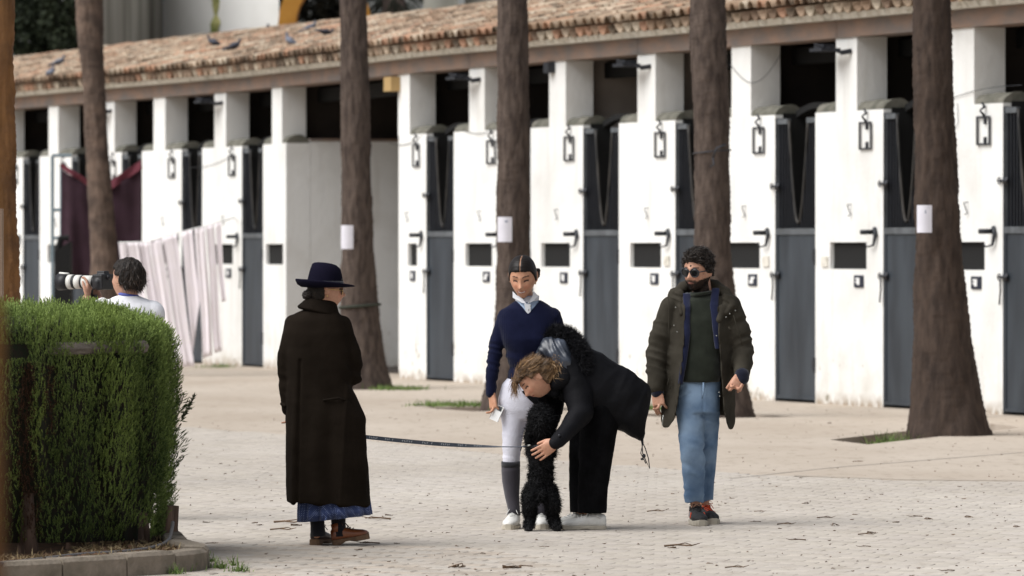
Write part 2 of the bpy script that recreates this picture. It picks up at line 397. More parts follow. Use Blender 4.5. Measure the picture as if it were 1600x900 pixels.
# inside: back wall, partitions, passage walls, floor
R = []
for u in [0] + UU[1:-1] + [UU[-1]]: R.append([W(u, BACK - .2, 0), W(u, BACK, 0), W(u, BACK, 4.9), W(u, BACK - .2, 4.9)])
MB().rings(R).put('back_wall', M_shade_plaster, stable)
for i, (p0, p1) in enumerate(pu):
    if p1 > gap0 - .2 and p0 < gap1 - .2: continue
    m = {8: M_wall2, 9: M_wall2}.get(i, M_shade_plaster); c = (p0 + p1) / 2
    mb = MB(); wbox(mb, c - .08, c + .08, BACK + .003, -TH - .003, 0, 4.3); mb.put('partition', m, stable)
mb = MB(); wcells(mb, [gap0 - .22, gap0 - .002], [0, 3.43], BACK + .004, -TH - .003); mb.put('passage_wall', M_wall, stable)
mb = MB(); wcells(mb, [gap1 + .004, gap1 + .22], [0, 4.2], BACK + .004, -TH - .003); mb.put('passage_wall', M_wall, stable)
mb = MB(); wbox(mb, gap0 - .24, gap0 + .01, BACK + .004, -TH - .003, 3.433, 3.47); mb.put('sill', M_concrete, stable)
mb = MB(); wbox(mb, gap0 + .01, gap1, BACK + .01, -TH - .4, 0.004, 0.03); mb.put('passage_floor', M_shade_plaster, stable)

# ---- doors
def door(a, b, idx):
    c = (a + b) / 2; w = b - a
    d = MB(); wbox(d, a + .012, b - .012, -.075, -.022, .035, ZL)
    o = d.put('stall_door', M_door, stable)
    q = MB(); wbox(q, a + .012, b - .012, -.085, -.005, ZL + .002, ZL + .075)
    q.put('top_rail', M_rail, o)
    q = MB()      # welded frame edge of the lower leaf
    for (u0, u1, z0, z1) in ((a + .012, b - .012, .035, .075), (a + .012, a + .055, .078, ZL - .003), (b - .055, b - .012, .078, ZL - .003)):
        wbox(q, u0, u1, -.0215, -.008, z0, z1)
    q.put('door_frame', M_door, o)
    g = MB(); z0 = ZL + .077
    yk = .16 * w; ctr = c; zb = ZL + .14
    def yoke(s):          # s from -1 to 1, U shaped with leaning sides
        if abs(s) > .16:
            t = (abs(s) - .16) / .84; return ctr + math.copysign(.07 + (yk + .02) * (t ** .75), s), zb + .09 + (ZG - .1 - zb) * t
        a_ = s / .16 * math.pi / 2; return ctr + .07 * math.sin(a_), zb + .09 * (1 - math.cos(a_))
    n = 15
    for i in range(n):
        u = a + .03 + (w - .06) * i / (n - 1); du_ = abs(u - ctr)
        if du_ < .07: top = None
        else:
            t = min(1, ((du_ - .07) / (yk + .02)) ** (1 / .75)); top = zb + .09 + (ZG - .1 - zb) * t
            if t >= 1: top = ZG - .055
        if du_ < .07: top = zb + .03
        wbox(g, u - .008, u + .008, -.06, -.044, z0, top)
    g.put('grille', M_iron, o)
    y = MB(); path = [yoke(-1 + 2 * i / 24) for i in range(25)]
    y.tube([W(u, -.045, z) for u, z in path], .019, 6); y.put('yoke_tube', M_yoke, o, smooth=True)
    for (u0, u1) in ((a + .014, ctr - yk - .09), (ctr + yk + .09, b - .014)):
        q = MB(); wbox(q, u0, u1, -.07, -.02, ZG - .052, ZG + .01); q.put('grille_cap', M_rail, o)
    for z in (.45, 1.72):
        q = MB(); q.tube([W(b - .006, .012, z - .09), W(b - .006, .012, z + .09)], .016, 8); wbox(q, b - .09, b - .02, -.006, .006, z - .05, z + .05); q.put('hinge', M_iron, o)
    for z in (1.50, 2.55):
        q = MB(); q.tube([W(a - .05, .02, z), W(a + .14, .02, z)], .014, 6)
        ring = [W(a - .035 + .035 * math.cos(t), .03, z + .035 * math.sin(t)) for t in np.linspace(0, 2 * math.pi, 11)]
        q.tube(ring, .007, 5); wbox(q, a + .02, a + .12, -.006, .012, z - .04, z + .04)
        if z < 2: q.tube([W(a - .01, .03, z - .03), W(a + .01, .035, z - .15), W(a - .03, .03, z - .3)], .01, 5)
        q.put('door_bolt', M_iron, o, smooth=True)
    return o
for k, (a, b) in enumerate(du): door(a, b, k)
# door jamb trim seen as thin dark steel angle
for a, b in du:
    for u in (a, b):
        q = MB(); s = .010
        wbox(q, u - s if u == b else u + .0005, u - .0005 if u == b else u + s, -.1, -.002, .01, ZT - .04); q.put('door_jamb', M_rail, stable)
# ---- fittings on each bay
refs = [a for a, b in du] + [du[-1][1] + (du[-1][0] - du[-2][1])]
for k, r in enumerate(refs):
    if k == 13: continue
    lft = ends[k] if k else 0
    # folding rack frame with hook
    u0, u1 = r - orr0, r - orr1; z0, z1 = 2.945, 3.265; q = MB(); v0, v1 = .018, .027; t = .022
    wbox(q, u0, u1, v0, v1, z1 - t, z1); wbox(q, u0, u1, v0, v1, z0, z0 + t); wbox(q, u0, u0 + t * 1.6, v0, v1, z0 + t, z1 - t); wbox(q, u1 - t * 1.6, u1, v0, v1, z0 + t, z1 - t)
    m = (u0 + u1) / 2 + .03
    wbox(q, m - .02, m + .02, v0 - .016, v1 - .002, z1 - .09, z1 - t); wbox(q, m - .02, m + .02, v0 - .016, v1 - .002, z0 + t, z0 + .09)
    f = q.put('tack_rack', M_iron, stable)
    q = MB(); q.tube([W(m, .02, z1), W(m - .01, .07, z1 + .06), W(m, .02, z1 + .1), W(m, .05, z1 + .15)], [.018, .012, .02, .012], 6); q.put('hook', M_iron, f, smooth=True)
    # number plate
    u0, u1 = r - on0, r - on1; z0, z1 = 1.365, 1.505
    q = MB(); wbox(q, u0, u1, .002, .016, z0, z1); f = q.put('number_plate', M_plate, stable)
    q = MB(); cu = (u0 + u1) / 2; sgn = k % 3
    wbox(q, cu - .032, cu + .036, .017, .021, z0 + .03, z1 - .03)
    if sgn != 1: wbox(q, cu - .07, cu - .0325, .017, .021, z1 - .052, z1 - .03)
    if sgn == 1: wbox(q, cu - .08, cu - .0325, .017, .021, z0 + .03, z0 + .05); wbox(q, cu + .0365, cu + .08, .017, .021, z1 - .055, z1 - .03)
    wbox(q, cu - .07, cu - .0325, .017, .021, z0 + .052, z0 + .072); q.put('numeral', M_white, f)
    # saddle bracket by the hatch
    ub = r - (REF - U(1366)); z = 2.0; q = MB()
    q.tube([W(ub, 0, z), W(ub, .17, z)], .028, 8); q.tube([W(ub, .005, z + .03), W(ub + .05, .02, z + .04), W(ub + .10, .03, z - .03), W(ub + .06, .04, z - .15), W(ub - .06, .06, z - .17), W(ub - .1, .07, z - .13)], [.02, .026, .024, .014, .009, .008], 7)
    q.put('saddle_bracket', M_iron, stable, smooth=True)
    # small tie ring
    ut = r - (REF - U(1330)); q = MB(); q.tube([W(ut, .0, 2.32), W(ut, .05, 2.32), W(ut, .03, 2.26), W(ut + .03, .02, 2.2), W(ut - .02, .03, 2.19)], .007, 5)
    if ut > (ends[k] + .1): q.put('tie_ring', M_iron, stable)
    if k in (9, 10, 11):
        us_ = r - .33 if k != 11 else lft + .2; q = MB(); wbox(q, us_, us_ + .17, .002, .02, 1.60, 1.72); q.put('switch_box', M_mortar, stable)
# floodlights on some pillars
for pi in (2, 4, 7, 9, 11):
    p0, p1 = pu[pi]; c = p0 + .33; z = 4.07; q = MB()
    q.tube([W(c + .1, .0, z + .02), W(c + .05, .12, z)], .03, 7); q.tube([W(c + .05, .10, z), W(c - .1, .38, z + .10)], .018, 6)
    M = Matrix.Identity(3)
    wbox(q, c - .32, c + .02, .10, .34, z + .02, z + .055)
    wbox(q, c - .28, c - .02, .14, .30, z + .056, z + .10)
    q.put('floodlight', M_iron, stable)
q = MB(); p0 = pu[6][0]; wbox(q, p0 - .25, p0 + .12, .002, .14, 4.02, 4.22); q.put('junction_box', mat('yellowed_plastic', (.42, .28, .12), rough=.6), stable)
q = MB(); p0 = pu[8][0]; wbox(q, p0 + .05, p0 + .22, .002, .1, 4.10, 4.24); q.put('junction_box', M_iron, stable, label='small black junction box')
# loose wires
def wire(pts, r=.0038, name='cable'):
    q = MB(); q.tube(pts, r, 5); q.put(name, M_iron, stable, smooth=True)
def sagw(a, b, n=8, s=.1): return [a.lerp(b, i / n) - Vector((0, 0, s * math.sin(math.pi * i / n))) for i in range(n + 1)]
wire(sagw(W(pu[12][0] - .3, .02, 3.43), W(pu[12][1] + 1.2, .01, 3.58), s=-.05)); wire([W(pu[12][0] + .2, .02, 3.42), W(pu[12][0] + .22, .02, 3.2), W(pu[12][0] + .14, .02, 3.15)])
wire(sagw(W(pu[10][0] - .02, .02, 4.05), W(pu[10][1] + .9, .02, 4.1), s=.28))
wire(sagw(W(pu[6][0] - .4, .02, 3.30), W(pu[6][1] + 1.1, .01, 3.5), s=.12)); wire(sagw(W(pu[7][0] - .2, .02, 3.42), W(pu[7][1] + .5, .01, 3.42), s=.06))
wire(sagw(W(U(300), .02, 3.1), W(U(362), .01, 3.25), s=.05))

# ---- roof
SL = .235
def ZR(v): return ZF + .40 + (.30 - v) * SL
us2 = sorted(set([0.0] + UU[1:-1] + [UU[-1]]))
R = [[W(u, .22, ZR(.22) - .13), W(u, .22, ZR(.22) - .10), W(u, BACK + .1, ZR(BACK) - .10), W(u, BACK - 3.2, ZR(BACK) - .8), W(u, BACK - 3.2, ZR(BACK) - .84), W(u, BACK + .1, ZR(BACK) - .16)] for u in us2]
roof = MB().rings(R).put('roof', M_cap, stable)
def tile_mesh(kind, r0, r1, L, colr, n=7):
    V = []; th = .013
    for (y, r) in ((0, r0), (L, r1)):
        for rr in (r, r - th):
            for i in range(n + 1):
                a = math.pi * i / n
                if kind == 'cover': V.append((rr * math.cos(a) * .98, -y, rr * math.sin(a) * .95))
                else: V.append((rr * math.cos(a), -y, -rr * math.sin(a) * 1.0 + (0)))
    m = n + 1; F = []
    for i in range(n):
        F.append((i, i + 1, 2 * m + i + 1, 2 * m + i)); F.append((m + i, 3 * m + i, 3 * m + i + 1, m + i + 1))
        F.append((i, m + i, m + i + 1, i + 1)); F.append((2 * m + i, 2 * m + i + 1, 3 * m + i + 1, 3 * m + i))
    F.append((0, 2 * m, 3 * m, m)); F.append((n, m + n, 3 * m + n, 2 * m + n))
    if kind != 'cover': F = [tuple(reversed(f)) for f in F]
    return np.array(V), F, colr
TC = [hexc(h) for h in ('#b9a18b', '#a38a74', '#cbb8a3', '#8f7967', '#ad9984', '#776859', '#ba937a', '#c9bba8')]
covers = [tile_mesh('cover', .098, .082, .46, c) for c in TC]; chans = [tile_mesh('channel', .118, .098, .46, tuple(x * .75 for x in c)) for c in TC]  # channels coloured darker, for shade in the gaps between covers
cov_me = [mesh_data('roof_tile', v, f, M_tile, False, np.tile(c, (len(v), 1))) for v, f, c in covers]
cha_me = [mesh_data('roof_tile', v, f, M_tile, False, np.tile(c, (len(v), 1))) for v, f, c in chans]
pitch = .262; cols = int(UU[-1] / pitch); slope = math.atan(SL); rest_v = []; rest_f = []; rest_c = []; nb = 0; nind = 0
rl = worldloc(roof)
for ci in range(cols - 1, -1, -1):
    u = ci * pitch + .13
    T, N_ = WT(u); Mx = Matrix((T, N_ * math.cos(slope) - Vector((0, 0, 1)) * math.sin(slope), N_ * math.sin(slope) + Vector((0, 0, 1)) * math.cos(slope))).transposed()
    pxx = W(u, .3, 4.6); sx = 800 + pxx.x / pxx.y * FPX
    for row in range(10):
        v = .32 - row * .37
        for kind in (0, 1):
            uo = u + (pitch / 2 if kind else 0); du_ = random.uniform(-.008, .008); vv = v + random.uniform(-.015, .015) + (.02 if kind else 0)
            zz = ZR(vv) + (.012 if kind == 0 else -.022) + (random.uniform(-.006, .01))
            ti = random.randrange(8); loc = W(uo + du_, vv, zz)
            rot = Matrix.Rotation(random.uniform(-.03, .03), 3, 'Z') @ Matrix.Rotation(random.uniform(-.02, .02) + .02, 3, 'X')
            if sx > 1085 and sx < 1640 and nind < 298 and row < 4:
                o = bpy.data.objects.new('roof_tile', (cov_me, cha_me)[kind][ti]); COL.objects.link(o); o.parent = roof
                o.matrix_basis = Matrix.Translation(loc - rl) @ (Mx @ rot).to_4x4(); nind += 1
            else:
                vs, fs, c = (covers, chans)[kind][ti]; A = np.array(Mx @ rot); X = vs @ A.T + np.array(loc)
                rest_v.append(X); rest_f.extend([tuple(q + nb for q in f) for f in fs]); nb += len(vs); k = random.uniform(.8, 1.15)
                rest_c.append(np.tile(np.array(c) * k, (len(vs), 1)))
put('roof_tile', np.concatenate(rest_v), rest_f, M_tile, roof, False, np.concatenate(rest_c), kind='stuff')
for u in np.arange(.2, UU[-1], .42):      # ridge row
    pass

# ------------------------------------------------------------------ ground
def sheet(name, poly, holes, z, m, parent=None, kind='structure', depth=.0):
    loops = [[Vector((x, y, 0)) for x, y in poly]] + [[Vector((x, y, 0)) for x, y in h] for h in holes]
    tri = tessellate_polygon(loops); flat = [p for l in loops for p in l]; V = [(p.x, p.y, z) for p in flat]; F = []
    for a, b, c in tri:
        n = (flat[b] - flat[a]).cross(flat[c] - flat[a]).z; F.append((a, b, c) if n > 0 else (a, c, b))
    b0 = len(V); V += [(p.x, p.y, z - depth) for p in flat]
    if depth:
        i0 = 0
        for l in loops:
            n = len(l)
            for i in range(n): j = (i + 1) % n; F.append((i0 + i, i0 + j, b0 + i0 + j, b0 + i0 + i))
            i0 += n
    return put(name, V, F, m, parent, col=np.ones((len(V), 3)), kind=kind)
sheet('ground', [(-900, -200), (900, -200), (900, 2500), (-900, 2500)], [], -.16, M_ground)
def gp(x, y): D = CAMH * FPX / (y - HOR); return ((x - 800) * D / FPX, D)
EDGE = [(-30, 70), gp(100, 655), gp(300, 668), gp(600, 690), gp(900, 722), gp(1200, 742), gp(1400, 750), gp(1600, 752), (14, 44.2)]
pits = []
for (px_, D, r, off) in ((1480, 55.9, .75, -.75), (1118, 62.3, .7, -.5), (795, 65.0, .7, -.5), (556, 74.6, .6, 0)):
    cx = (px_ - 800) * D / FPX; T = Vector((.36, -.93)); N2 = Vector((-.93, -.36))
    q = [(cx + (T.x * a + N2.x * b), D + (T.y * a + N2.y * b)) for a, b in ((-r - .35, -r), (r, -r), (r, r), (-r - .35, r))]
    if px_ == 1480: q = [gp(1296, 687), gp(1356, 694.5), gp(1594, 668), gp(1536, 660)]
    pits.append(q)
apron_poly = [p for p in EDGE] + [(30, 70), (20, 135), (-40, 150)]
apron = sheet('apron', apron_poly, pits, 0.0, M_apron, depth=.155)
for q in pits: sheet('tree_pit', [(x, y) for x, y in q], [], -.10, M_soil, depth=0)
# scored lines in the apron
def strip(name, pts, w, z, m):
    V = []; F = []
    for i, (x, y) in enumerate(pts): V += [(x, y - w, z), (x, y + w, z)]
    for i in range(len(pts) - 1): F.append((2 * i, 2 * i + 2, 2 * i + 3, 2 * i + 1))
    return put(name, V, F, m, kind='structure')
strip('apron_joint', [gp(1140, 748), gp(1300, 731), (gp(1600, 707))], .03, .004, M_joint)
strip('apron_joint', [gp(1240, 743.6), gp(1400, 749.6), gp(1600, 751.8)], .025, .008, M_joint)
# paving bed
pave_poly = [(-30, 20), (14, 20)] + list(reversed(EDGE))
sheet('paving_bed', pave_poly, [], -.0045, M_joint, depth=.14)
# pavers: running bond, slightly turned
def inpoly(x, y):
    for i in range(len(EDGE) - 1):
        (x0, y0), (x1, y1) = EDGE[i], EDGE[i + 1]
        if x0 <= x < x1: return y < y0 + (y1 - y0) * (x - x0) / (x1 - x0) - .02
    return False
th = math.radians(-14); ct, st = math.cos(th), math.sin(th); bx, by = .225, .17
pv = []; pf = []; pc = []; nb = 0; pav = None; near = []
for j in range(-200, 420):
    for i in range(-260, 260):
        lx = (i + (.5 if j % 2 else 0)) * bx; ly = j * by + 40
        x = lx * ct - (ly - 40) * st; y = lx * st + (ly - 40) * ct + 40
        if y < 31.0 or y > 66 or abs(x) > y * .092 + .3: continue
        if not inpoly(x, y): continue
        if y < 36.3 and x < -1.55: near.append((y, x))      # kept apart near the kerb
        pv.append((x, y))
near_xy = sorted([p for p in pv if p[1] < 35.4 and -3.0 < p[0] < .2 and (p[0] > -2.1 or p[1] > 33)], key=lambda p: (p[0] + 1.6) ** 2 + (p[1] - 32) ** 2 * .4)[:290]
nearset = set(near_xy)
paving = bpy.data.objects.new('paving', None); COL.objects.link(paving); paving['kind'] = 'structure'
def pvm(g, dz=.004):       # paver with worn chamfer
    a, b = bx / 2 - g, by / 2 - g; c = .008; V = [(sx * a, sy * b, -.045) for sx, sy in ((-1, -1), (1, -1), (1, 1), (-1, 1))] + [(sx * a, sy * b, -dz) for sx, sy in ((-1, -1), (1, -1), (1, 1), (-1, 1))] + [(sx * (a - c), sy * (b - c), 0) for sx, sy in ((-1, -1), (1, -1), (1, 1), (-1, 1))]
    return np.array(V), [(8, 9, 10, 11), (4, 5, 9, 8), (5, 6, 10, 9), (6, 7, 11, 10), (7, 4, 8, 11), (0, 1, 5, 4), (1, 2, 6, 5), (2, 3, 7, 6), (3, 0, 4, 7)]
NV, NF = pvm(.008); FV, FF = pvm(.0008, .0016)
variants = [mesh_data('paver', NV, NF, M_pave, False, np.tile((k, k * a, k * a * a), (len(NV), 1))) for k, a in ((1, 1), (.94, .985), (1.03, 1.0), (.88, .97), (1.0, .96), (.97, 1.01))]
allv = []; allf = []; allc = []; nb = 0; FFa = np.array([f for f in FF])
for (x, y) in pv:
    tx, ty, tz = random.gauss(0, .0013), random.gauss(0, .0013), random.gauss(0, .0005)
    if (x, y) in nearset:
        o = bpy.data.objects.new('paver', random.choice(variants)); COL.objects.link(o); o.parent = paving
        o.location = (x, y, tz * 2); o.rotation_euler = (tx * 2.5, ty * 2.5, th + random.gauss(0, .02))
    else:
        X = FV.copy(); z = X[:, 2] + X[:, 0] * ty + X[:, 1] * tx + tz
        Y = np.stack([X[:, 0] * ct - X[:, 1] * st + x, X[:, 0] * st + X[:, 1] * ct + y, z], 1)
        allv.append(Y); allf.append(FFa + nb); nb += len(X); k = 1 + random.gauss(0, .03); allc.append(np.tile((k, k, k * random.uniform(.98, 1.01)), (len(X), 1)))
put('paver', np.concatenate(allv), np.concatenate(allf), M_pave, paving, col=np.concatenate(allc), kind='stuff')
# ------------------------------------------------------------------ palm trunks
def trunk(rows, D, label, flare=.0, m=M_bark, seed=0, top=None, name='palm_tree', ring=.05):
    base_y = rows[-1][0]; zb = -.1
    zs = []; prof = [(CAMH - (y - HOR) * D / FPX, ((a + b) / 2 - 800) * D / FPX, (b - a) / 2 * D / FPX) for y, a, b in rows]
    prof = sorted(prof); prof[0] = (zb, prof[0][1], prof[0][2] * 1.04)
    root = thing(name, (prof[0][1], D, 0), label, 'palm tree', 'palms in front of the stables')
    tz = top or 7.2; hi = prof[-1]; prof.append((tz, hi[1] + (hi[1] - prof[-2][1]) * .6, hi[2] * .95))
    Z = np.arange(zb, tz, .028); n = 56
    cx = np.interp(Z, [p[0] for p in prof], [p[1] for p in prof]); rr = np.interp(Z, [p[0] for p in prof], [p[2] for p in prof])
    k = 5; ker = np.ones(2 * k + 1) / (2 * k + 1); rr = np.convolve(np.pad(rr, k, 'edge'), ker, 'valid'); cx = np.convolve(np.pad(cx, k, 'edge'), ker, 'valid')
    A = np.linspace(0, 2 * math.pi, n, endpoint=False); ZZ, AA = np.meshgrid(Z, A, indexing='ij')
    P = np.stack([np.cos(AA).ravel() * 2 + seed, np.sin(AA).ravel() * 2, ZZ.ravel() * 2.2], 1)
    d = fbm(P, 3) * .018
    wob = vnoise(np.stack([np.cos(AA).ravel() * 1.5, np.sin(AA).ravel() * 1.5 + seed, ZZ.ravel() * 1.3], 1)) * .06
    ringd = (((ZZ.ravel() + wob) / ring) % 1.0); d = d + (1 - ringd) * .012
    fib = vnoise(np.stack([AA.ravel() * 16, ZZ.ravel() * 7, AA.ravel() * 0 + seed], 1)) * .011; d = d + fib
    low = np.clip((.45 - ZZ.ravel()) / .45, 0, 1); d = d + flare * low ** 2 * (1 + .5 * np.sin(AA.ravel() * 5 + seed))
    R_ = np.repeat(rr, n) + d
    V = np.stack([np.repeat(cx, n) + np.cos(AA.ravel()) * R_, D + np.sin(AA.ravel()) * R_, ZZ.ravel()], 1)
    nz = len(Z); i, j = np.meshgrid(np.arange(nz - 1), np.arange(n), indexing='ij'); i = i.ravel(); j = j.ravel(); j2 = (j + 1) % n
    F = np.stack([i * n + j, i * n + j2, (i + 1) * n + j2, (i + 1) * n + j], 1)
    put('trunk', V, F, m, root, smooth=True)
    return root
trunk([(0, 1427, 1484), (100, 1428, 1487), (200, 1430, 1491), (300, 1431, 1496), (400, 1431, 1503), (500, 1428, 1513), (600, 1426, 1528), (650, 1424, 1538), (690, 1424, 1542)], 55.9, 'thick dark palm trunk nearest the right edge with a pink lettered notice', .04, seed=1, m=mat('dark_palm_bark', (0.075, 0.054, 0.043), (0.036, 0.027, 0.023), scale=14, rough=0.95, bump=1, bscale=26, spec=.1, lo=.3, hi=.7, stretch=(1, 1, .3)))
trunk([(0, 1078, 1132), (100, 1081, 1135), (200, 1086, 1138), (300, 1087, 1139), (400, 1086, 1141), (500, 1086, 1152), (600, 1088, 1166), (655, 1088, 1178)], 62.3, 'palm trunk rising straight behind the man in the parka', .03, seed=4)
trunk([(0, 778, 824), (200, 779, 826), (400, 777, 828), (480, 775, 833), (560, 766, 836), (640, 752, 842)], 65.0, 'palm trunk right behind the woman in the navy sweater', .03, seed=8)
trunk([(0, 532, 571), (150, 533, 577), (300, 535, 580), (400, 534, 584), (500, 533, 592), (560, 528, 600), (607, 518, 611)], 74.6, 'palm trunk with a dark strap beside the empty passage', .03, seed=12)
trunk([(0, 119, 161), (60, 121, 161), (100, 128, 162), (200, 133, 166), (300, 138, 175), (400, 142, 182), (500, 142, 190), (583, 138, 196)], 84, 'blurred palm trunk in front of the dark burgundy rugs', .03, seed=17, m=mat('palm_bark_far', (0.15, 0.105, 0.08), (0.07, 0.05, 0.04), scale=4, rough=0.95, bump=1, bscale=20, stretch=(1, 1, 1.5)))
trunk([(0, -34, 21), (200, -34, 22), (325, -32, 24), (460, -30, 30), (758, -34, 40)], 44, 'ochre tinted palm trunk at the left edge behind the hedge', .03, m=M_bark2, seed=23)
# strap, wire and notices on the trunks
def band(D, xl, xr, y, h, m, name, label, cat):
    c = ((xl + xr) / 2 - 800) * D / FPX; r = (xr - xl) / 2 * D / FPX + .022; z = CAMH - (y - HOR) * D / FPX
    q = MB(); q.tube([(c + r * math.cos(a), D + r * math.sin(a), z + .02 * math.cos(a)) for a in np.linspace(0, 2 * math.pi, 33)], h, 6); 
    return q.put(name, m, None, smooth=True, label=label, cat=cat, origin=(c, D - r, z))
band(74.6, 533, 591, 478, .02, mat('strap_webbing', (.035, .04, .03), rough=.9), 'trunk_strap', 'dark strap tied round the palm trunk behind the woman in the hat', 'strap')
band(62.3, 1086, 1139, 237, .008, M_iron, 'trunk_wire', 'thin black wire wound round the palm above the man in the parka', 'wire')
q = MB(); p = PX(1114, 246, 61.9); q.tube([p, p + Vector((.04, -.02, .1)), p + Vector((.14, -.01, .14))], .012, 5); q.tube([p, p + Vector((.01, -.03, -.08)), p + Vector((-.03, -.02, -.1))], .01, 5)
q.put('wire_knot', M_iron, None, smooth=True, label='knotted end of wire hanging from the palm above the parka man', cat='wire')
def notice(xl, xr, yt, yb, D, rad, label, lines, bend=.03):
    a = PX(xl, yt, D); b = PX(xr, yb, D); root = thing('paper_notice', ((a.x + b.x) / 2, D, b.z), label, 'notice')
    n = 8; q = MB(); R = []
    def S(s, t, o=0): 
        x = a.x + (b.x - a.x) * s; return Vector((x, D - bend * math.sin(math.pi * (s * .8 + .1)) - o + .004 * math.sin(5 * t), b.z + (a.z - b.z) * t))
    for i in range(n + 1):
        s = i / n; R.append([S(s, 0), S(s, 1), S(s, 1, -.003), S(s, 0, -.003)])
    q.rings(R).put('sheet', M_paper, root)
    for (s0, s1, t0, t1, m) in lines:
        k = MB(); k.box8([S(s0, t0, .001), S(s1, t0, .001), S(s1, t0, .0015), S(s0, t0, .0015), S(s0, t1, .001), S(s1, t1, .001), S(s1, t1, .0015), S(s0, t1, .0015)]); k.put('print', m, root)
L1 = [(.10, .75, .90, .915, M_ink), (.5, .62, .70, .74, M_ink), (.52, .6, .75, .82, M_ink), (.08, .12, .47, .60, M_ink), (.12, .15, .52, .56, M_ink)]
L1 += [(.08 + .09 * i, .08 + .09 * i + .06, .31, .345, M_ink) for i in range(4)] + [(.06 + .08 * i, .06 + .08 * i + .07, .16, .225, M_inkred) for i in range(7)]
notice(1432.5, 1456, 320.5, 363.5, 55.9 - .36, .3, 'white notice with grey and pink print on the rightmost palm', L1)
notice(777.5, 800, 339, 378, 65 - .40, .3, 'white notice with faint blurred print on the palm behind the sweater woman', [(.5, .7, .78, .86, M_ink), (.3, .7, .42, .46, M_ink), (.2, .6, .2, .25, M_inkred)])
notice(533, 552, 352, 389, 74.6 - .42, .3, 'blank looking white notice on the palm with the dark strap', [(.3, .7, .6, .64, M_ink)])

# ------------------------------------------------------------------ leaf and tuft makers
def blades(P, Dr, L, Wd, col, seg=1, curl=0.0, rng=RNG):
    """thin tapering blades from points P along directions Dr"""
    n = len(P); Dr = Dr / np.linalg.norm(Dr, axis=1, keepdims=True)
    rv = rng.normal(size=(n, 3)); S = np.cross(Dr, rv); S /= np.linalg.norm(S, axis=1, keepdims=True) + 1e-9
    B = np.cross(Dr, S); L = np.broadcast_to(L, n)[:, None]; Wd = np.broadcast_to(Wd, n)[:, None]
    if seg == 1:
        V = np.stack([P - S * Wd * .35, P + Dr * L * .45 + S * Wd, P + Dr * L, P + Dr * L * .45 - S * Wd], 1).reshape(-1, 3)
        F = np.arange(4 * n).reshape(-1, 4); C = np.repeat(col, 4, axis=0)
    else:
        rows = []; ph = rng.uniform(0, 6.28, (n, 1))
        for k in range(seg + 1):
            t = k / seg; a = curl * t
            c = P + Dr * L * (np.sin(a + 1e-6) / (curl + 1e-6) if curl else t) + B * L * ((1 - np.cos(a)) / curl if curl else 0)
            w = Wd * (1 - t * .8); rows += [c - S * w, c + S * w]
        V = np.stack(rows, 1).reshape(-1, 3); m = 2 * (seg + 1); b = np.arange(n)[:, None] * m
        F = np.concatenate([np.concatenate([b + 2 * k, b + 2 * k + 1, b + 2 * k + 3, b + 2 * k + 2], 1) for k in range(seg)], 0); C = np.repeat(col, m, axis=0)
    return V, F, C
def lerpc(a, b, t): return np.asarray(a)[None, :] * (1 - t[:, None]) + np.asarray(b)[None, :] * t[:, None]

# ------------------------------------------------------------------ hedge, soil bed, kerb
# plan of the hedge outline (front then end then back), as (X, D)
HF = [(-4.6, 30.6), (-3.6, 31.5), (-2.9, 32.15), (-2.5, 32.75), (-2.20, 33.25), (-2.05, 33.75), (-2.03, 34.3), (-2.14, 34.75), (-2.5, 35.0), (-3.2, 34.7), (-4.0, 34.1), (-5.0, 33.2)]
def smooth_line(P, k=6):
    P = [Vector(p) for p in P]; out = []
    for i in range(len(P) - 1):
        p0, p1, p2, p3 = P[max(i - 1, 0)], P[i], P[i + 1], P[min(i + 2, len(P) - 1)]
        for s in range(k):
            t = s / k; out.append(.5 * ((2 * p1) + (-p0 + p2) * t + (2 * p0 - 5 * p1 + 4 * p2 - p3) * t * t + (-p0 + 3 * p1 - 3 * p2 + p3) * t ** 3))
    out.append(P[-1]); return out
HL = smooth_line(HF); HC = [Vector((-2.55, 34.0)) if p.x > -2.6 else Vector((p.x, 33.35 + (p.x + 2.6) * .55)) for p in HL]
hedge = thing('hedge', (-2.7, 33.6, 0.1), 'tall clipped green cypress hedge with bare brown patches and rounded end', 'hedge')
def hprof(t):     # 0 foot of the face .. 1 middle of the top: (height, inward 0..1)
    pts = [(.0, .10, .05), (.06, .24, .01), (.2, .56, .0), (.45, 1.0, -.01), (.60, 1.2, .03), (.70, 1.29, .09), (.8, 1.355, .25), (.9, 1.395, .6), (1.0, 1.41, 1.0)]
    return np.interp(t, [p[0] for p in pts], [p[1] for p in pts]), np.interp(t, [p[0] for p in pts], [p[2] for p in pts])
HLa = np.array([tuple(p) for p in HL]); HCa = np.array([tuple(p) for p in HC]); nh = len(HLa)
sl = np.concatenate([[0], np.cumsum(np.linalg.norm(np.diff(HLa, axis=0), axis=1))])
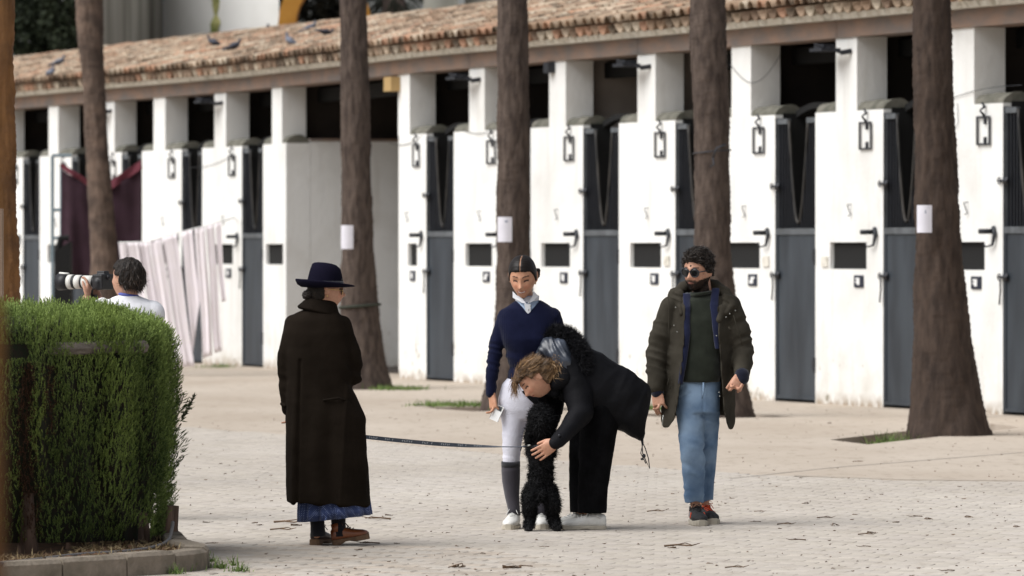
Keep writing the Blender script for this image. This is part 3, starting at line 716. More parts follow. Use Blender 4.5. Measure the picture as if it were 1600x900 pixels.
def hpt(s, t, push=0.0):
    i = s * (nh - 1); lx = np.interp(i, np.arange(nh), HLa[:, 0]); ly = np.interp(i, np.arange(nh), HLa[:, 1]); cx = np.interp(i, np.arange(nh), HCa[:, 0]); cy = np.interp(i, np.arange(nh), HCa[:, 1])
    h, inn = hprof(t); x = lx + (cx - lx) * inn; y = ly + (cy - ly) * inn
    ox, oy = lx - cx, ly - cy; q = np.sqrt(ox ** 2 + oy ** 2) + 1e-9
    L = np.interp(i, np.arange(nh), sl)
    rise = np.clip((-2.05 - x) / 1.2, -.15, 1) * .07
    nrm = vnoise(np.stack([L * 3.2, h * 1.0, L * 0 + 3], -1)) * .05 + vnoise(np.stack([L * 7 + 9, h * 1.6, L * 0], -1)) * .04 + vnoise(np.stack([L * 14, h * 9, L * 0 + 5], -1)) * .028
    nrm = nrm + push
    k = 1 - np.clip((t - .7) / .25, 0, 1)
    return np.stack([x + ox / q * nrm * (k * .9 + .1), y + oy / q * nrm * (k * .9 + .1), h + rise + nrm * (1 - k) * .8], -1), np.stack([ox / q * k, oy / q * k, .15 + (1 - k) * 1.0], -1)
ns, nt_ = 240, 46; S_, T_ = np.meshgrid(np.linspace(0, 1, ns), np.linspace(0, 1, nt_), indexing='ij')
V, _ = hpt(S_.ravel(), T_.ravel(), -.07 - .08 * (T_.ravel() < .12)); i, j = np.meshgrid(np.arange(ns - 1), np.arange(nt_ - 1), indexing='ij'); i = i.ravel(); j = j.ravel()
F = np.stack([i * nt_ + j, (i + 1) * nt_ + j, (i + 1) * nt_ + j + 1, i * nt_ + j + 1], 1)
put('inner_shade_shell', V, F, mat('hedge_inner', (.012, .018, .008), (.022, .015, .01), scale=30, rough=1), hedge, smooth=True)  # dark shell, coloured as the shade deep between the sprigs
def hedge_colour(P, tt, tip):
    xs, zs_ = P[:, 0], P[:, 2]; imgx = 800 + xs / P[:, 1] * FPX; n = len(P)
    cl = fbm(np.stack([xs * 3.5, P[:, 1] * 3.5, zs_ * 1.6], 1), 3); g = np.clip(.26 + cl * .8 + tip * .45 + RNG.normal(0, .12, n) + .2 * np.clip((tt - .6) / .2, 0, 1), 0, 1)  # upper hedge coloured lighter, for light falling on its top
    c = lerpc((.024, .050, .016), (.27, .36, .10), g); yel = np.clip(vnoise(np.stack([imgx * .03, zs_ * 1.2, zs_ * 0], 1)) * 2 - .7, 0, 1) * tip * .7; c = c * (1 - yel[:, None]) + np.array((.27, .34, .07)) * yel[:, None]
    dead = np.exp(-((imgx - 42 - 6 * np.sin(zs_ * 6)) / 13) ** 2) * (zs_ < 1.16) + .7 * np.exp(-((imgx - 78) / 8) ** 2) * ((zs_ < 1.14) & (zs_ > .75)) + .5 * np.exp(-((imgx - 283) / 3) ** 2) * ((zs_ > .3) & (zs_ < 1.0))
    dead = np.clip(dead * 1.2 + vnoise(P * 6) * .25 * (dead > .1), 0, 1); dk = RNG.uniform(0, 1, n) < dead; c[dk] = lerpc((.04, .02, .012), (.115, .058, .034), RNG.uniform(0, 1, dk.sum()))
    keep = ~((np.abs(zs_ - 1.225) < .04) & (imgx < 44)) & (P[:, 1] < 35.2) & ~((np.abs(imgx - 133) < 7) & (np.abs(zs_ - 1.225) < .03)) & ~((zs_ < .20 + .04 * vnoise(P * 9)) & (((imgx > 197) & (imgx < 234)) | (imgx > 258)))
    return c, keep
M1 = 26000; s = RNG.uniform(0, .86, M1); t = RNG.uniform(0, 1, M1) ** .95; Pc, Nn = hpt(s, t, 0); Pc = Pc - Nn * RNG.uniform(.0, .06, (M1, 1))      # sprig bases
Dc = Nn * RNG.uniform(.25, .8, (M1, 1)) + np.array((0, 0, 1.0)) * RNG.uniform(.5, 1.2, (M1, 1)) + RNG.normal(0, .22, (M1, 3)); Dc /= np.linalg.norm(Dc, axis=1, keepdims=True); Lc = RNG.uniform(.03, .065, (M1, 1))
K = 13; u = np.tile(np.linspace(.1, 1, K), M1)[:, None]; P = np.repeat(Pc, K, 0) + np.repeat(Dc, K, 0) * np.repeat(Lc, K, 0) * u; side = np.cross(np.repeat(Dc, K, 0), RNG.normal(0, 1, (M1 * K, 3))); side /= np.linalg.norm(side, axis=1, keepdims=True) + 1e-9
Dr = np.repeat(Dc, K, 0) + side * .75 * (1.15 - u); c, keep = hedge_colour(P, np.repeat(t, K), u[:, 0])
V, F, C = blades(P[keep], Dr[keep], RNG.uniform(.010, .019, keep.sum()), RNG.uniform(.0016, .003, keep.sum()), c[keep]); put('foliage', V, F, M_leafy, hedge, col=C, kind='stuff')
# stray sprays on the right flank
q = []; 
for (x0, y0, n_, sp) in ((284, 640, 40, 10), (282, 700, 30, 12)):
    for _ in range(n_): 
        p = PX(x0 + random.gauss(0, sp * .35), y0 + random.gauss(0, sp), 34.2); q.append(tuple(p))
P = np.array(q); Dr = np.tile((1.2, -.2, .9), (len(P), 1)) + RNG.normal(0, .45, (len(P), 3))
V, F, C = blades(P, Dr, .05, .004, lerpc((.03, .05, .015), (.08, .15, .03), RNG.uniform(0, 1, len(P)))); put('foliage', V, F, M_leafy, hedge, col=C, kind='stuff')
# a spray sticking out on the right
q = MB(); a = PX(284, 655, 34.1); b = PX(303, 620, 34.1); q.tube([a, a.lerp(b, .5) + Vector((.01, 0, .0)), b], [.003, .002, .001], 4); q.put('twig', M_bark, hedge)
P = np.array([tuple(a.lerp(b, random.random())) for _ in range(110)]); V, F, C = blades(P, np.tile((.5, 0, 1.0), (110, 1)) + RNG.normal(0, .5, (110, 3)), .03, .003, lerpc((.03, .04, .02), (.07, .09, .04), RNG.uniform(0, 1, 110))); put('foliage', V, F, M_leafy, hedge, col=C, kind='stuff')
# stems under the hedge
M_stem = mat('cypress_stem', (0.20, 0.13, 0.095), (0.09, 0.06, 0.045), scale=9, rough=.95, bump=1, bscale=30, stretch=(2, 2, .4))
for (pts) in ([(203, 868, .055), (195, 835, .045), (186, 800, .04)], [(212, 866, .05), (215, 835, .035), (214, 800, .03)], [(226, 866, .045), (228, 838, .03), (222, 800, .028)], [(255, 856, .06), (258, 830, .05), (262, 790, .04)], [(268, 854, .045), (269, 825, .035), (272, 790, .03)],
              [(44, 862, .06), (43, 830, .045), (44, 770, .03)], [(110, 870, .03), (112, 830, .025), (108, 790, .02)], [(150, 868, .03), (147, 830, .025), (150, 790, .02)]):
    D = np.interp(pts[0][0], [0, 120, 230, 270], [31.9, 32.7, 33.5, 33.9]) + .34; q = MB()
    P0 = [PX(x, y, D) for x, y, r in pts]; P0[0].z = .02; q.tube(P0, [r * 1.25 if i == 0 else r for i, (x, y, r) in enumerate(pts)], 10); q.put('trunk', M_stem, hedge, smooth=True)
# timber rail inside the hedge
a, b, c, d = [Vector((HL[i].x - .01, HL[i].y + .07, 1.235)) for i in (2, 10, 18, 26)]
q = MB(); q.tube([a, b, c, d], .04, 8); q.put('support_rail', M_wood, None, smooth=False, label='weathered timber rail running through the hedge at its bare patch', cat='rail', origin=tuple(a))
# kerb stones, curving round
KL = smooth_line([(-4.4, 29.3), (-3.6, 30.2), (-3.0, 30.75), (-2.5, 31.25), (-2.1, 31.7), (-1.86, 32.05), (-1.72, 32.45), (-1.74, 32.9), (-1.86, 33.4), (-1.95, 34.2), (-2.1, 35.2)], 10)
KS = [0]; 
for i in range(1, len(KL)): KS.append(KS[-1] + (KL[i] - KL[i - 1]).length)
def kp(s, off, z):
    i = max(1, min(len(KS) - 1, int(np.searchsorted(KS, s)))); f = (s - KS[i - 1]) / (KS[i] - KS[i - 1]); p = KL[i - 1].lerp(KL[i], f); t = (KL[i] - KL[i - 1]).normalized(); n = Vector((t.y, -t.x)); return Vector((p.x + n.x * off, p.y + n.y * off, z))
kerb = thing('kerb', kp(2, 0, 0), 'low worn stone kerb curving round the hedge bed', 'kerb'); s = 0
while s < KS[-1] - .45:
    L = random.uniform(.42, .5); n = 5; R = []; hz = .125 + random.uniform(-.008, .008); w = .15
    for i in range(n + 1):
        ss = min(s + .006 + (L - .012) * i / n, KS[-1]); c = .012 if 0 < i < n else .02
        R.append([kp(ss, -w, -.01), kp(ss, 0, -.01), kp(ss, -.004, hz - .025), kp(ss, -.02 - c * .3, hz - c * .3), kp(ss, -w + .01, hz - .004), kp(ss, -w, hz - .02)])
    MB().rings(R).put('kerb_stone', M_kerb, kerb); s += L
bed = [kp(s_, -.14, 0) for s_ in np.linspace(0, KS[-1], 30)]; q = MB(); C0 = Vector((-4.6, 34.5, .1)); V = [(p.x, p.y, .085) for p in bed] + [(-2.6, 36.2, .085), (-7, 35.2, .085), (-6.5, 30, .085)]
nn = len(V); F = [tuple(range(nn))]; put('planting_bed', V, F, M_soil, None, kind='structure')
# lumps, dry sprigs and weeds in the bed
P = np.array([tuple(kp(random.uniform(0, KS[-1] * .8), -random.uniform(.16, .75), .09)) for _ in range(2600)]); Dr = RNG.normal(0, 1, (2600, 3)); Dr[:, 2] = np.abs(Dr[:, 2]) * .5
V, F, C = blades(P, Dr, RNG.uniform(.02, .07, 2600), .004, lerpc((.16, .10, .05), (.34, .27, .15), RNG.uniform(0, 1, 2600))); put('dry_sprigs', V, F, M_grass, None, col=C, kind='stuff')
q = MB()
for _ in range(160):
    p = kp(random.uniform(0, KS[-1] * .7), -random.uniform(.15, .7), .09); r = random.uniform(.008, .035); q.ball(p, (r, r, r * .6), 6)
q.put('soil_clods', M_soil, None, kind='stuff')
def weeds(cs, n, h, spread, name='grass', c0=(.05, .10, .02), c1=(.20, .27, .08), w=.004):
    P = []; 
    for (c, k) in cs:
        for _ in range(int(n * k)): P.append((c.x + random.gauss(0, spread * k), c.y + random.gauss(0, spread * k * 1.2), c.z))
    P = np.array(P); Dr = RNG.normal(0, .45, (len(P), 3)); Dr[:, 2] = 1
    V, F, C = blades(P, Dr, RNG.uniform(.3, 1, len(P)) ** 1.5 * h, w, lerpc(c0, c1, RNG.uniform(0, 1, len(P))), 2, .8); put(name, V, F, M_grass, None, col=C, kind='stuff')
G = lambda x, y: Vector((*gp(x, y), 0))
weeds([(G(290, 892), 1), (G(298, 886), .7), (G(342, 888), .9), (G(373, 893), .8), (G(275, 897), .6), (G(330, 878), .3), (G(365, 884), .25)], 90, .075, .035)
gq = [(Vector((4.13 + dx, 55.2 + dy, -.1)), k) for dx, dy, k in ((-.55, -.05, 1.2), (-.45, -.3, 1), (-.3, -.45, .8), (.0, -.6, .6), (.35, -.4, .5), (.7, .1, .6), (-.62, .2, .8))]
weeds(gq[:2], 130, .20, .09, w=.006); weeds(gq[2:], 40, .10, .16, w=.006, c0=(.10, .10, .04), c1=(.28, .24, .12))
weeds([(Vector(((690 - 800) * 66.5 / FPX + dx, 66.3, 0.0)), 1) for dx in (-.1, .0, .15, .3, .4)] + [(Vector(((610 - 800) * 73.6 / FPX + dx, 74.0, 0)), 1) for dx in (0, .1, .2)] + [(PX(340, 0, 89).lerp(Vector(((340 - 800) * 88 / FPX, 88, 0)), 1), 1), (Vector(((1010 - 800) * 64.8 / FPX, 64.8, 0)), .8), (Vector(((1035 - 800) * 64.8 / FPX, 64.8, 0)), .8), (Vector(((800 - 800) * 66 / FPX, 64.5, 0)), .8)], 150, .09, .16, w=.007)
# hose
H = [PX(-40, 884, 30.4), PX(0, 881, 31.0), PX(60, 876, 31.6), PX(110, 872, 32.0), PX(145, 866, 32.2), PX(200, 867, 32.45), PX(240, 858, 32.9), PX(262, 845, 33.3), PX(268, 828, 33.5), PX(270, 815, 33.6)]
for i, p in enumerate(H[:7]): p.z = max(.10, min(p.z, .14))
H2 = []
for i in range(len(H) - 1):
    p0, p1, p2, p3 = H[max(i - 1, 0)], H[i], H[i + 1], H[min(i + 2, len(H) - 1)]
    for k in range(6):
        t = k / 6; H2.append(.5 * ((2 * p1) + (-p0 + p2) * t + (2 * p0 - 5 * p1 + 4 * p2 - p3) * t * t + (-p0 + 3 * p1 - 3 * p2 + p3) * t ** 3))
q = MB(); q.tube(H2, .011, 8); q.put('irrigation_hose', M_hose, None, smooth=True, label='grey irrigation hose lying along the hedge foot', cat='hose', origin=tuple(H[3]))
# foreground post, close to the lens
q = MB(); q.tube([(-.79, 8, 0), (-.79, 8, 2.6)], .083, 20); q.ball((-.79, 8, 2.6), .083, 16)
q.put('orange_post', M_rust, None, smooth=True, label='out of focus rusty orange post close to the lens at far left', cat='post', origin=(-.79, 8, 0))
q = MB(); a = PX(-6, 326, 37.6); q.box8([(a.x - .1, 37.5, 0), (a.x + .05, 37.5, 0), (a.x + .05, 37.65, 0), (a.x - .1, 37.65, 0), (a.x - .09, 37.5, a.z), (a.x + .045, 37.5, a.z), (a.x + .045, 37.64, a.z), (a.x - .09, 37.64, a.z)])
q.put('pale_post', mat('pale_post_paint', (.45, .36, .30), rough=.8), None, label='narrow pale post behind the hedge at far left', cat='post', origin=(a.x, 37.57, 0))

# ------------------------------------------------------------------ litter on the ground
M_leafdry = mat('dry_leaf', (.09, .06, .04), (.16, .10, .06), scale=30, rough=.95)
def leaf_mesh(kind):
    q = MB(); 
    if kind == 0:      # curled leaf
        R = []
        for i in range(7):
            t = i / 6; w = .030 * math.sin(math.pi * min(max(t, .03), .97)); R.append([(t * .13 - .065, -w, .018 * (1 + math.sin(t * 4)) * .5 + .004), (t * .13 - .065, 0, .003), (t * .13 - .065, w, .016 + .01 * math.cos(t * 5)), (t * .13 - .065, 0, .006)])
        q.rings(R)
    elif kind == 1:    # forked twig
        q.tube([(-.09, 0, .006), (-.02, .01, .012), (.06, -.01, .008), (.11, .01, .02)], [.006, .005, .004, .002], 5); q.tube([(-.02, .01, .012), (.03, .05, .02), (.07, .06, .008)], [.004, .003, .002], 5)
    else:              # hooked sprig with leaf scraps
        q.tube([(-.05, 0, .004), (0, .0, .02), (.04, .02, .03), (.05, .03, .006)], .004, 5)
        for k in range(6): a = k * 1.05; x, y = .03 * math.cos(a), .03 * math.sin(a); q.add([(x, y, .004), (x + .03, y + .01, .02), (x + .035, y + .025, .008), (x + .008, y + .022, .003)], [(0, 1, 2, 3)])
    return mesh_data('fallen_leaf', q.v, q.f, M_leafdry)
LM = [leaf_mesh(k) for k in range(3)]
big = [(448, 818, 1, 1.6), (440, 829, 1, 1.2), (463, 822, 0, .8), (590, 812, 1, 1.4), (608, 806, 0, .6), (577, 850, 1, 1.0), (560, 860, 0, .6), (712, 888, 2, 1.2), (800, 889, 0, 1.2), (818, 886, 1, .8), (755, 866, 2, .5), (1063, 855, 1, 1.5), (1025, 800, 1, 1.0), (1050, 857, 0, .6), (1258, 788, 2, .7), (1290, 810, 1, .9), (1228, 820, 1, .9), (1305, 822, 2, .9), (1355, 836, 1, .9), (1400, 817, 0, .5), (1430, 808, 1, .8), (1452, 812, 2, .7), (1515, 809, 2, .7), (1362, 833, 0, .6), (1500, 761, 0, .4), (330, 850, 1, .6), (322, 817, 0, .5), (398, 818, 0, .5), (405, 821, 0, .4), (700, 833, 0, .3), (1187, 800, 1, .6), (1180, 816, 1, .6), (1350, 855, 1, .7), (1245, 845, 1, .9), (1590, 824, 2, .6), (1150, 888, 1, 1.0), (1480, 893, 1, .8), (620, 850, 0, .4), (850, 855, 1, .5), (1125, 790, 0, .3), (735, 770, 0, .3), (490, 760, 0, .3), (345, 725, 0, .4), (310, 733, 1, .4), (1295, 662, 2, .6), (1340, 722, 1, .7), (1090, 705, 1, .5)]
ANCH = [(325, 870, 'the kerb end'), (500, 850, 'the boots of the hat woman'), (620, 830, 'the gap between hat woman and dog'), (800, 826, 'the trainers of the sweater woman'), (930, 824, 'the bending woman'), (1092, 820, 'the shoes of the man'), (1300, 800, 'the open paving on the right'), (1480, 690, 'the rightmost palm'), (1480, 880, 'the lower right corner'), (760, 890, 'the bottom middle edge')]; USED = set()
for (x, y, k, s_) in big:
    gx, gy = gp(x, y); o = bpy.data.objects.new('fallen_leaf', LM[k]); COL.objects.link(o); o.location = (gx, gy, .001); o.scale = (s_ * .72,) * 3; o.rotation_euler = (0, 0, random.uniform(-.6, .6) + (math.pi if random.random() < .5 else 0))
    ax_, ay_, an_ = min(ANCH, key=lambda t: abs(t[0] - x) + 2 * abs(t[1] - y)); side = ('left of' if x < ax_ - 25 else 'right of' if x > ax_ + 25 else 'just below' if y > ay_ else 'just above')
    lb = ('large ' if s_ > 1.1 else 'tiny ' if s_ < .45 else 'small ') + ('curled dry leaf', 'forked dry twig', 'hooked dry sprig')[k] + ' on the ground ' + side + ' ' + an_
    if lb in USED: lb = lb.replace('on the ground', 'lying farther out')
    if lb in USED: lb = lb.replace('dry', 'brown')
    if lb in USED: lb = lb.replace('lying', 'resting')
    USED.add(lb); props(o, lb, 'leaf', 'dry leaves and twigs scattered on the paving')
q = MB()
for _ in range(650):
    D = 31.5 + 34 * random.random() ** 1.5; x = random.uniform(-.092, .092) * D; r = random.uniform(.003, .010)
    if x < -1.7 and D < 35.5: continue
    a = random.uniform(0, 6.28); l = r * random.uniform(1, 4); q.add([(x, D, .002), (x + l * math.cos(a), D + l * math.sin(a), .006), (x + l * math.cos(a) + r, D + l * math.sin(a) + r, .002), (x + r, D + r * .5, .009)], [(0, 1, 2), (0, 2, 3), (0, 3, 1), (1, 3, 2)])
q.put('grit_and_leaf_litter', M_leafdry, None, kind='stuff')

# ------------------------------------------------------------------ pigeons on the roof
M_pig = mat('pigeon_grey', (.20, .215, .26), (.10, .11, .14), scale=18, rough=.8); M_pigd = mat('pigeon_dark', (.06, .065, .085), rough=.7); M_beak = mat('pigeon_beak', (.25, .18, .14), rough=.6)
def pigeon(x, y, yaw, pale, label, ptc=0):
    u = U(x); best = None     # put it on the roof plane where the ray meets it
    for k in range(200):
        D = 74 + k * .2; p = PX(x, y, D); i = seg(u); 
        P0 = P2[i]; n = VN[i]; v = (Vector((p.x, p.y)) - P0).dot(Vector((TT[i].y, -TT[i].x)))
        dz = p.z - (ZR(v) + .08); 
        if best is None or abs(dz) < best[0]: best = (abs(dz), p, v)
    p = best[1]; r = thing('pigeon', (p.x, p.y, p.z), label, 'pigeon', 'pigeons on the tile roof'); r.scale = (.72, .72, .72); M = Matrix.Rotation(yaw, 3, 'Z') @ Matrix.Rotation(ptc, 3, 'Y'); m = M_pig if pale else M_pigd
    def T(q): q.v = [tuple(M @ Vector(v) + Vector((p.x, p.y, p.z))) for v in q.v]; return q
    q = MB(); q.tube([(-.13, 0, .07), (-.08, 0, .09), (0, 0, .12), (.07, 0, .15), (.11, 0, .17)], [.03, .055, .075, .06, .035], 12); q.tube([(.09, 0, .16), (.11, 0, .21), (.12, 0, .25)], [.04, .028, .024], 10); q.ball((.125, 0, .255), (.033, .026, .028), 10); T(q).put('body', m, r, smooth=True)
    q = MB(); q.tube([(-.27, 0, .03), (-.2, 0, .05), (-.1, 0, .085)], [.02, .03, .035], 8); T(q).put('tail', M_pigd, r, smooth=True)
    for s in (-1, 1):
        q = MB(); q.tube([(-.19, s * .03, .07), (-.06, s * .066, .115), (.05, s * .055, .14)], [.012, .035, .03], 8); T(q).put('wing', m, r, smooth=True)
        q = MB(); q.tube([(.0, s * .03, .07), (.01, s * .03, .0)], .007, 5); q.tube([(.03, s * .03, .003), (-.02, s * .03, .003)], .006, 4); T(q).put('leg', M_beak, r)
    q = MB(); q.tube([(.15, 0, .255), (.185, 0, .245)], [.009, .003], 5); T(q).put('beak', M_beak, r)
pigeon(416, 57, -2.3, False, 'dark pigeon stretching steeply on the roof edge, leftmost of the middle group', -.7)
pigeon(452, 72, 2.4, True, 'pale grey pigeon lowest on the tiles below the orange arch', -.2)
pigeon(484, 52, 0.1, True, 'pale pigeon on the ridge inside the orange arch view')
pigeon(506, 58, 0.6, False, 'pigeon with darker head just left of the strapped palm', .5)
pigeon(334, 74, 3.0, False, 'dark pigeon below the green stain on the white wall')
pigeon(366, 80, 0.1, False, 'grey pigeon crouched right of the one under the green stain')
pigeon(92, 104, 0.1, True, 'pigeon on the ridge before the dark trees at left')
pigeon(80, 120, 1.2, True, 'whitish pigeon lower on the tiles at far left')
# ------------------------------------------------------------------ laundry and rugs
M_wrap = mat('lilac_white_cotton', (.86, .80, .84), (.84, .78, .80), scale=5, rough=.95, bump=.3)
def cloth(name, pts, D, label, cat, group, m, th=.012, n=14, wav=.03, ph=0, bottom=None, parent=None, tilt=0):
    """hanging sheet: top edge from pts[0] to pts[1] (photo x,y), bottom edge pts[3] to pts[2]"""
    a, b, c, d = [PX(x, y, D) for x, y in pts]; V = []; m_ = 22
    for side in (0, 1):
        for j in range(m_ + 1):
            t = j / m_
            for i in range(n + 1):
                s = i / n; p = a.lerp(b, s).lerp(d.lerp(c, s), t); y = wav * (math.sin(s * 9 + ph + t * 1.2) + .6 * math.sin(s * 15 + ph * 2 - t * 1.5)) * (.45 + t * .55) + tilt * s
                V.append((p.x + .01 * math.sin(t * 7 + ph) * t, p.y + y + side * th, p.z))
    F = []; q = (n + 1); h = q * (m_ + 1)
    for j in range(m_):
        for i in range(n):
            k = j * q + i; F.append((k, k + q, k + q + 1, k + 1)); F.append((h + k, h + k + 1, h + k + q + 1, h + k + q))
    for i in range(n): F.append((i, i + 1, h + i + 1, h + i)); k = m_ * q + i; F.append((k, h + k, h + k + 1, k + 1))
    for j in range(m_): k = j * q; F.append((k, h + k, h + k + q, k + q)); k = j * q + n; F.append((k, k + q, h + k + q, h + k))
    cx = (a + b) / 2
    if parent is not None: return put(name, V, F, m, parent, smooth=True)
    return put(name, V, F, m, None, smooth=True, label=label, cat=cat, group=group, origin=tuple(cx))
DL = 82.0
q = MB(); pl = [PX(185, 379, DL), PX(230, 378, DL), PX(285, 362, DL), PX(320, 353, DL), PX(350, 345, DL), W(U(366), 0.0, ZW(366, 340))]
q.tube(pl, .009, 6); q.put('clothes_line', M_white, None, smooth=True, label='thin white line holding the wraps, tied to the stable wall', cat='line', origin=tuple(pl[0]))
GR = 'long white wraps hung on the line'
cl_ = [((185, 379), (197, 378), (204, 470), (194, 474), 'narrow white wrap hung leftmost on the line by the palm'), ((198, 378), (216, 378), (240, 552), (218, 556), 'wide white wrap second from the left end of the line'),
       ((217, 378), (232, 377), (262, 560), (243, 560), 'white wrap hanging just above the photographer shoulder'), ((233, 376), (252, 370), (282, 575), (262, 575), 'long white wrap left of the middle gap nearly touching ground'),
       ((253, 370), (276, 365), (303, 572), (284, 573), 'broad white wrap before the grey stall door, ending near ground'), ((284, 362), (301, 358), (312, 470), (300, 560), 'white wrap slanting across the dark stall door'),
       ((304, 357), (320, 353), (333, 555), (318, 560), 'white wrap right of the dark stall door'), ((322, 352), (334, 349), (347, 548), (335, 552), 'thin lilac white wrap second from the right end'), ((336, 349), (345, 346), (352, 470), (345, 472), 'short white wrap at the right end of the line')]
for i, (a, b, c, d, lb) in enumerate(cl_): cloth('hanging_wrap', (a, b, c, d), DL + .04 * (i % 3), lb, 'cloth', GR, M_wrap, ph=i * 1.7, wav=.013)
M_rug = mat('dark_burgundy_rug', (.030, .014, .020), (.042, .020, .030), scale=4, rough=.95, bump=.3); M_rugb = mat('rug_border_red', (.12, .028, .04), rough=.9)
for (pts, bp, lb) in ((((95, 264), (150, 300), (150, 432), (95, 430)), ((95, 254), (150, 288), (150, 300), (95, 264)), 'dark burgundy horse rug with red border left of the blurred palm'), (((158, 306), (222, 262), (222, 420), (158, 425)), ((158, 292), (222, 249), (222, 263), (158, 307)), 'dark burgundy horse rug with red border right of the blurred palm')):
    a = PX(*pts[0], 88.3); r = thing('horse_rug', a, lb, 'rug', 'burgundy rugs hung across the stalls')
    cloth('rug_panel', pts, 88.3, '', '', '', M_rug, wav=.05, ph=pts[0][0], parent=r); cloth('rug_border', bp, 88.27, '', '', '', M_rugb, wav=.05, ph=pts[0][0], parent=r, th=.03)
M_gate = mat('pale_blue_grey_steel', (.17, .22, .25), rough=.6)
q = MB(); 
for (a, b) in (((82, 243), (82, 480)), ((82, 243), (112, 243)), ((96, 262), (96, 372)), ((82, 328), (98, 328)), ((82, 372), (98, 372))): q.tube([PX(*a, 90.5), PX(*b, 90.5)], .03, 6)
o = PX(82, 560, 90.5); q.tube([PX(82, 480, 90.5), Vector((o.x, 90.5, 0))], .03, 6); q.put('gate_frame', M_gate, None, label='pale blue grey steel gate frame standing left of the rugs', cat='gate', origin=(o.x, 90.5, 0))
q = MB(); a = PX(84, 372, 86.5); b = PX(112, 478, 86.5); q.box8([(a.x, 86.4, 0), (b.x, 86.4, 0), (b.x, 86.9, 0), (a.x, 86.9, 0), (a.x + .02, 86.4, a.z - .2), (b.x - .02, 86.4, a.z - .05), (b.x - .02, 86.85, a.z - .05), (a.x + .02, 86.85, a.z - .2)])
q.tube([(a.x + .05, 86.6, a.z - .2), (a.x + .1, 86.6, a.z), (b.x - .05, 86.6, a.z)], .05, 8); q.put('tack_trunk', M_black, None, label='black upright tack trunk standing before the rugs behind the camera lens', cat='trunk', origin=(a.x, 86.6, 0))

# ------------------------------------------------------------------ buildings and trees beyond the roof
M_oldwall = mat('old_white_render', (.78, .77, .74), (.64, .62, .58), scale=.6, rough=.95, bump=.4, bscale=6, lo=.45, hi=.75)
M_mould = mat('mouldy_grey_render', (.46, .44, .38), (.10, .10, .075), scale=.55, rough=.95, bump=.4, bscale=6, stretch=(1.6, 1.6, .35), lo=.46, hi=.66)
M_ochre = mat('ochre_arch_paint', (.50, .24, .045), (.40, .18, .03), scale=2, rough=.9)
def prism(pts, z0, z1, name, m, parent=None, **k):
    q = MB(); n = len(pts); q.rings([[(x, y, z0) for x, y in pts], [(x, y, z1) for x, y in pts]]); return q.put(name, m, parent, **k)
def xy(x, D): return ((x - 800) * D / FPX, D)
b1 = thing('white_house', (*xy(340, 120), 0), 'tall plain white rendered house behind the roof with a green damp streak', 'building')
prism([xy(255, 118), xy(436, 114.5), xy(436, 132), xy(255, 132)], -.1, 9.5, 'wall', M_oldwall, b1)
prism([xy(158, 114), xy(254.9, 118.01), xy(254.8, 132), xy(158, 132)], -.1, 9.5, 'wall', mat('streaked_grey_render', (.34, .33, .30), (.10, .095, .08), scale=.8, rough=.95, stretch=(2, 2, .15), lo=.42, hi=.66), b1)
M_moss = mat('green_moss_stain', (.12, .15, .035), (.40, .38, .16), scale=2.2, rough=1)
V = []; n = 24
for i in range(n + 1):
    z = 5.2 + 4 * i / n; w = .07 + .06 * math.sin(i * 1.3) * (.5) + .03 * math.sin(i * 2.9); c = PX(337, 0, 116.4).x + .04 * math.sin(i * .9); w = max(w, .04) * (1.4 if i > n * .3 else 1)
    V += [(c - w, 116.38, z), (c + w, 116.38 - .24 * w * 6, z), (c + w, 116.7, z), (c - w, 116.7, z)]
q = MB(); q.rings([V[4 * i:4 * i + 4] for i in range(n + 1)]); q.put('damp_streak', M_moss, b1)
b2 = thing('arched_gateway', (*xy(480, 112), 0), 'ochre painted arched gateway beyond the stable roof', 'arch')
R = []; cx = xy(508, 112)[0]; ra = .56; 
for i in range(13):
    a = math.pi * (i / 12); x = cx - ra * math.cos(a); z = 6.15 + .75 * math.sin(a); xo = cx - (ra + .34) * math.cos(a); zo = 6.15 + 1.1 * math.sin(a)
    R.append([(x, 111.6, z), (xo, 111.6, zo), (xo, 112.4, zo), (x, 112.4, z)])
MB().rings(R).put('arch', M_ochre, b2)
prism([(cx - ra - .34, 111.6), (cx - ra, 111.6), (cx - ra, 112.4), (cx - ra - .34, 112.4)], -.1, 6.148, 'pier', M_ochre, b2); prism([(cx + ra, 111.6), (cx + ra + .34, 111.6), (cx + ra + .34, 112.4), (cx + ra, 112.4)], -.1, 6.148, 'pier', M_ochre, b2)
b3 = thing('white_parapet', (*xy(690, 104), 0), 'mould stained white parapet with stubby pillars behind the ridge', 'wall')
for (x0, x1, D, z1) in ((662, 716, 104, 8.5), (726, 780, 104.5, 8.5), (820, 934, 98, 7.9), (940, 975, 97, 7.6), (1040, 1110, 93, 7.6)):
    prism([xy(x0, D), xy(x1, D), xy(x1, D + 1.2), xy(x0, D + 1.2)], -.1, z1, 'pillar', M_mould, b3)
for (x0, x1, D, z1) in ((655, 800, 106.5, 6.0), (780, 1140, 99.5, 7.4)):
    prism([xy(x0, D), xy(x1, D), xy(x1, D + .4), xy(x0, D + .4)], -.1, z1, 'wall', mat('dark_mould_render', (.20, .19, .14), (.34, .33, .28), scale=1.2, rough=.95), b3)
prism([xy(560, 150), xy(680, 150), xy(680, 156), xy(560, 156)], -.1, 7.6, 'low_white_house', mat('pale_blue_white_render', (.62, .66, .72), rough=.9), None, label='pale low house glimpsed below hanging dark fronds', cat='building')
